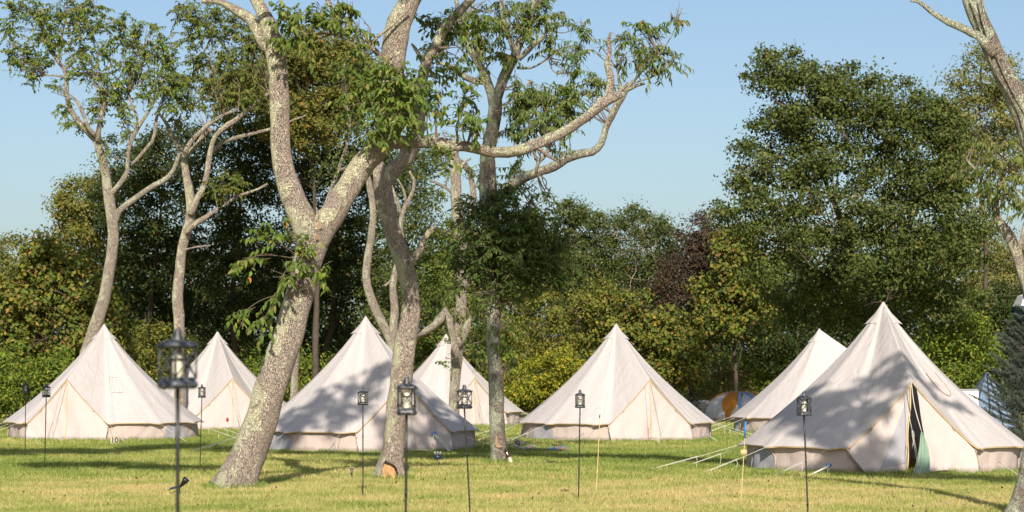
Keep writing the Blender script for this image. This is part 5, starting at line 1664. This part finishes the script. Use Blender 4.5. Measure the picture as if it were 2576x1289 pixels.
def dome(a, t, off=0.0):
    """a bearing, t 0 at the top .. 1 at the foot"""
    e = t * math.pi / 2
    sq = 1 / (abs(math.cos(a)) ** 3.2 + abs(math.sin(a)) ** 3.2) ** (1 / 3.2)
    r = (W2 * sq + off) * math.sin(e) ** .9
    z = (HD + off) * (math.cos(e) ** .75)
    fl = .05 * math.cos(2 * (a - .785) * 2) * math.sin(2 * e)
    return np.array([(r + fl) * math.cos(a), (r + fl) * math.sin(a), z])


mb = MB()
na, nt = 72, 20
mb.add([dome(a, t) for a in np.linspace(0, 2 * np.pi, na, endpoint=False) for t in np.linspace(.005, 1, nt)], grid_faces(na, nt, True))
mb.build('body', grey_t, T)
for k in range(4):
    a0 = math.pi / 4 + k * math.pi / 2
    mb = MB(); V = []
    for t in np.linspace(.01, .99, 18):
        hw = .07 + .60 * max(0, 1 - t * 1.12) ** .8 + .30 * max(0, .45 - t)
        for u in np.linspace(-1, 1, 9):
            V.append(dome(a0 + hw * u, t, .014))
    mb.add(V, grid_faces(18, 9))
    mb.build('orange_panel', orange, T)
    mb = MB(); tube(mb, [dome(a0, t, .022) for t in np.linspace(.02, 1, 14)], .012, 6); mb.build('tent_pole', M['zip'], T)
for k in (-1, 1):
    mb = MB()
    p = dome(-math.pi / 2 + .5 * k, 1.0); q = p * 1.45; q[2] = -.02
    tube(mb, [dome(-math.pi / 2 + .5 * k, .7), q], .006, 4, cap=False); mb.build('guy_rope', M['rope'], T)

cd = at(1862, 992, Yd - .62)
mb = MB()
path_a = [at(x, y, Yd - yo) - cd for x, y, yo in ((1868, 987, .25), (1860, 988, .58), (1857, 1000, .98), (1858, 1018, 1.10), (1862, 1040, 1.19))]
path_b = [at(x, y, Yd - yo) - cd for x, y, yo in ((1868, 987, .25), (1882, 990, .55), (1894, 1000, .90), (1898, 1014, 1.03), (1904, 1029, 1.14))]
for P in (path_a, path_b):
    Q = catmull(P, 16); V = []
    for i, q in enumerate(Q):
        for u in np.linspace(-1, 1, 7):
            V.append(q + [u * .056 + .04, -.02 - .018 * math.sin(u * 5 + i * .6), .01 * math.sin(3 * u + i)])
    mb.add(V, grid_faces(16, 7))
o = mb.build('garment', plain('pale blue cloth', (.24, .40, .62), .85, .2, var=.15), None); o.location = cd
sol = o.modifiers.new('thickness', 'SOLIDIFY'); sol.thickness = .02
tag(o, 'pale blue trousers draped over the top of the orange dome tent', 'trousers')

# stone wall glimpsed behind it
kw_ = 92.0 / FPX
T = thing('stone_wall', 'low dry stone wall of pale rubble left of the orange dome tent', 'wall', ((1750 - 1288) * kw_, 92.0, 0))
mb = MB()
for i in range(150):
    r = rng.uniform(.07, .16)
    row = rng.integers(0, 4)
    c = np.array([rng.uniform(-1.3, 1.7), rng.uniform(-.2, .25), .08 + row * .145 + rng.normal(0, .02)])
    th_ = np.linspace(0, np.pi, 6); ph_ = np.linspace(0, 2 * np.pi, 8, endpoint=False)
    dd = rng.uniform(.8, 1.2, (6, 8)); dd[0] = dd[0, 0]; dd[-1] = dd[-1, 0]
    V = [[c[0] + r * 1.3 * d * math.sin(t) * math.cos(f), c[1] + r * d * math.sin(t) * math.sin(f), c[2] + r * .8 * d * math.cos(t)] for t, dr in zip(th_, dd) for f, d in zip(ph_, dr)]
    i_, j_ = np.meshgrid(np.arange(5), np.arange(8), indexing='ij')
    mb.add(V, np.stack([i_ * 8 + j_, (i_ + 1) * 8 + j_, (i_ + 1) * 8 + (j_ + 1) % 8, i_ * 8 + (j_ + 1) % 8], -1).reshape(-1, 4), np.array([1, 1, 1]) * rng.uniform(.25, .55))
mb.build('rubble', M['tinted'], T, smooth=False)

# ------------------------------------------------------------------ far right: blue tent, canopy, spruce
Yb = 62.0
kb = Yb / FPX
T = thing('blue_tent', 'blue grey tent showing between the largest bell tent and the spruce', 'tent', ((2478 - 1288) * kb, Yb, 0), R(8))
blue = canvas_mat('blue fly', (.15, .22, .32), (.19, .26, .36), rough=.5)
hz = CAMH + (HOR - 936) * kb
mb = MB()
V = []
for u in np.linspace(-1, 1, 21):
    for v in np.linspace(0, 1, 15):
        w = .62 * (1 - .96 * v ** 1.25)
        V.append([u * w + .05 * v, -.75 * (1 - v ** 1.3) + .03 * math.cos(u * 3), hz * v])
mb.add(V, grid_faces(21, 15))
V2 = [[p[0], -p[1], p[2]] for p in V]
mb.add(V2, grid_faces(21, 15))
for s in (0, 20):
    E1 = [V[s * 15 + j] for j in range(15)]; E2 = [V2[s * 15 + j] for j in range(15)]
    mb.add(np.array([p for pr in zip(E1, E2) for p in pr]), grid_faces(15, 2))
mb.build('fly', blue, T)
for u in (-.18, .45):
    mb = MB(); tube(mb, [[u * .62 * (1 - .96 * v ** 1.25) + .05 * v, -.765 * (1 - v ** 1.3) - .02, hz * v] for v in np.linspace(0, .98, 14)], .012, 5)
    mb.build('seam', M['pole'], T)
mb = MB(); tube(mb, [[-.62, -.7, 0], [-.35, -.2, hz * .72], [.05, 0, hz]], .014, 6, 12); mb.build('tent_pole', M['pole'], T)
T = thing('white_table', 'white topped table standing left of the blue grey tent', 'table', ((2424 - 1288) * 58 / FPX, 58, 0), 0)
mb = MB(); box(mb, (0, 0, zt(982, 58) / 2 + .12), (.62, .5, zt(982, 58) - .24)); 
V = mb.V[0]; mb.build('table_cloth', M['white'], T, smooth=False)
mb = MB(); box(mb, (0, 0, zt(982, 58) + .017), (.66, .54, .03)); mb.build('table_top', plain('grey board', (.3, .3, .32), .6, .3), T, smooth=False)
for sx in (-.28, .28):
    for sy in (-.2, .2):
        mb = MB(); tube(mb, [[sx, sy, 0], [sx, sy, .13]], .02, 8); mb.build('leg', M['pole'], T)

Yc = 70.0
kc = Yc / FPX
T = thing('canopy', 'white topped canopy with dark blue side at the right edge above the spruce', 'canopy', ((2610 - 1288) * kc, Yc, 0), 0)
zc0, zc1 = zt(770, Yc), zt(743, Yc)
hwid = .60
mb = MB()
V = [[-hwid, -hwid, zc0], [hwid, -hwid, zc0], [hwid, hwid, zc0], [-hwid, hwid, zc0], [-hwid * .8, -hwid * .8, zc1], [hwid * .8, -hwid * .8, zc1], [hwid * .8, hwid * .8, zc1], [-hwid * .8, hwid * .8, zc1], [0, 0, zc1 + .15]]
mb.add(V, [np.array([[0, 1, 5, 4], [1, 2, 6, 5], [2, 3, 7, 6], [3, 0, 4, 7]]), np.array([[4, 5, 8], [5, 6, 8], [6, 7, 8], [7, 4, 8]])])
mb.build('top', M['white'], T, smooth=False)
mb = MB()
box(mb, (0, 0, (zc0 + zt(810, Yc)) / 2), (hwid * 1.9, hwid * 1.9, zc0 - zt(810, Yc)))
mb.build('side_panel', plain('dark blue cloth', (.02, .07, .16), .7, .3), T, smooth=False)
for sx in (-1, 1):
    for sy in (-1, 1):
        mb = MB(); tube(mb, [[sx * hwid * .97, sy * hwid * .97, 0], [sx * hwid * .97, sy * hwid * .97, zc0]], .025, 8); mb.build('leg', M['pole'], T)

# blue spruce
Ys = 53.0
ks = Ys / FPX
bx = (2598 - 1288) * ks
T = thing('blue_spruce', 'blue grey spruce at the right edge beside the largest bell tent', 'tree', (bx, Ys, 0), 0)
hs_ = 3.25
mb = MB(); tube(mb, [[0, 0, -.05], [.01, 0, hs_ * .5], [0, 0, hs_]], [.075, .045, .008], 10, 12, .1); mb.build('trunk', M['twig'], T)
tb = MB(); nb = MB()


def needles(P, D, n_per, L, tint_lo, tint_hi):
    """needle coats round shoots given as start P, vector D"""
    n = len(P)
    s = rng.uniform(0, 1, (n, n_per, 1))
    B = P[:, None] + D[:, None] * s
    ax = unit(D)[:, None]
    rd = rng.normal(0, 1, (n, n_per, 3))
    rd = unit(rd - ax * (rd * ax).sum(-1, keepdims=True))
    d = unit(rd * .95 + ax * .55 + np.array([0, 0, .12]))
    m = n * n_per
    B = B.reshape(-1, 3); d = d.reshape(-1, 3)
    c = np.array(tint_lo) + (np.array(tint_hi) - np.array(tint_lo)) * rng.uniform(0, 1, (m, 1))
    N = unit(rng.normal(0, 1, (m, 3)))
    leaf_quads(nb, B, d, N, np.full(m, L) * rng.uniform(.7, 1.2, m), np.full(m, .008), c, 0.0)


SP, SD = [], []
z = .15
while z < hs_ - .25:
    f = 1 - z / hs_
    nb_ = int(9 + 7 * f)
    ph = rng.uniform(0, 6.28)
    for k in range(nb_):
        a = ph + k * 2 * np.pi / nb_ + rng.normal(0, .18)
        Lb = (1.32 * f ** .85 + .12) * rng.uniform(.82, 1.1)
        up = .12 + .55 * (1 - f)
        base = np.array([0, 0, z + rng.normal(0, .04)])
        d = np.array([math.cos(a), math.sin(a), up])
        tip = base + d * Lb + [0, 0, .06 * Lb]
        midp = base + d * Lb * .55 + [0, 0, -.05 * Lb]
        tube(tb, [base, midp, tip], [.016, .010, .004], 5, 6, cap=False)
        Q = catmull([base, midp, tip], 14)
        for i in range(3, 13):
            SP.append(Q[i]); SD.append((Q[i + 1] - Q[i]) * 1.05)
        for i in range(4, 14):
            for sgn in (-1, 1):
                l2 = Lb * .30 * (1 - i / 17) * rng.uniform(.7, 1.15) + .06
                sd = np.array([-math.sin(a), math.cos(a), 0]) * sgn
                dd = unit(unit(d) * .75 + sd * .75 + [0, 0, rng.uniform(0.0, .35)]) * l2
                SP.append(Q[i]); SD.append(dd)
    z += .17 * (0.75 + .5 * f)
for k in range(5):
    a = k * 1.25
    SP.append(np.array([0, 0, hs_ - .3 + .05 * k])); SD.append(np.array([math.cos(a) * .16, math.sin(a) * .16, .26]))
SP.append(np.array([0, 0, hs_ - .2])); SD.append(np.array([-.02, 0, .45]))
needles(np.array(SP), np.array(SD), 34, .038, (.03, .052, .036), (.14, .175, .14))
tb.build('branches', M['twig'], T)
nb.build('crown', M['needle'], T, smooth=False)
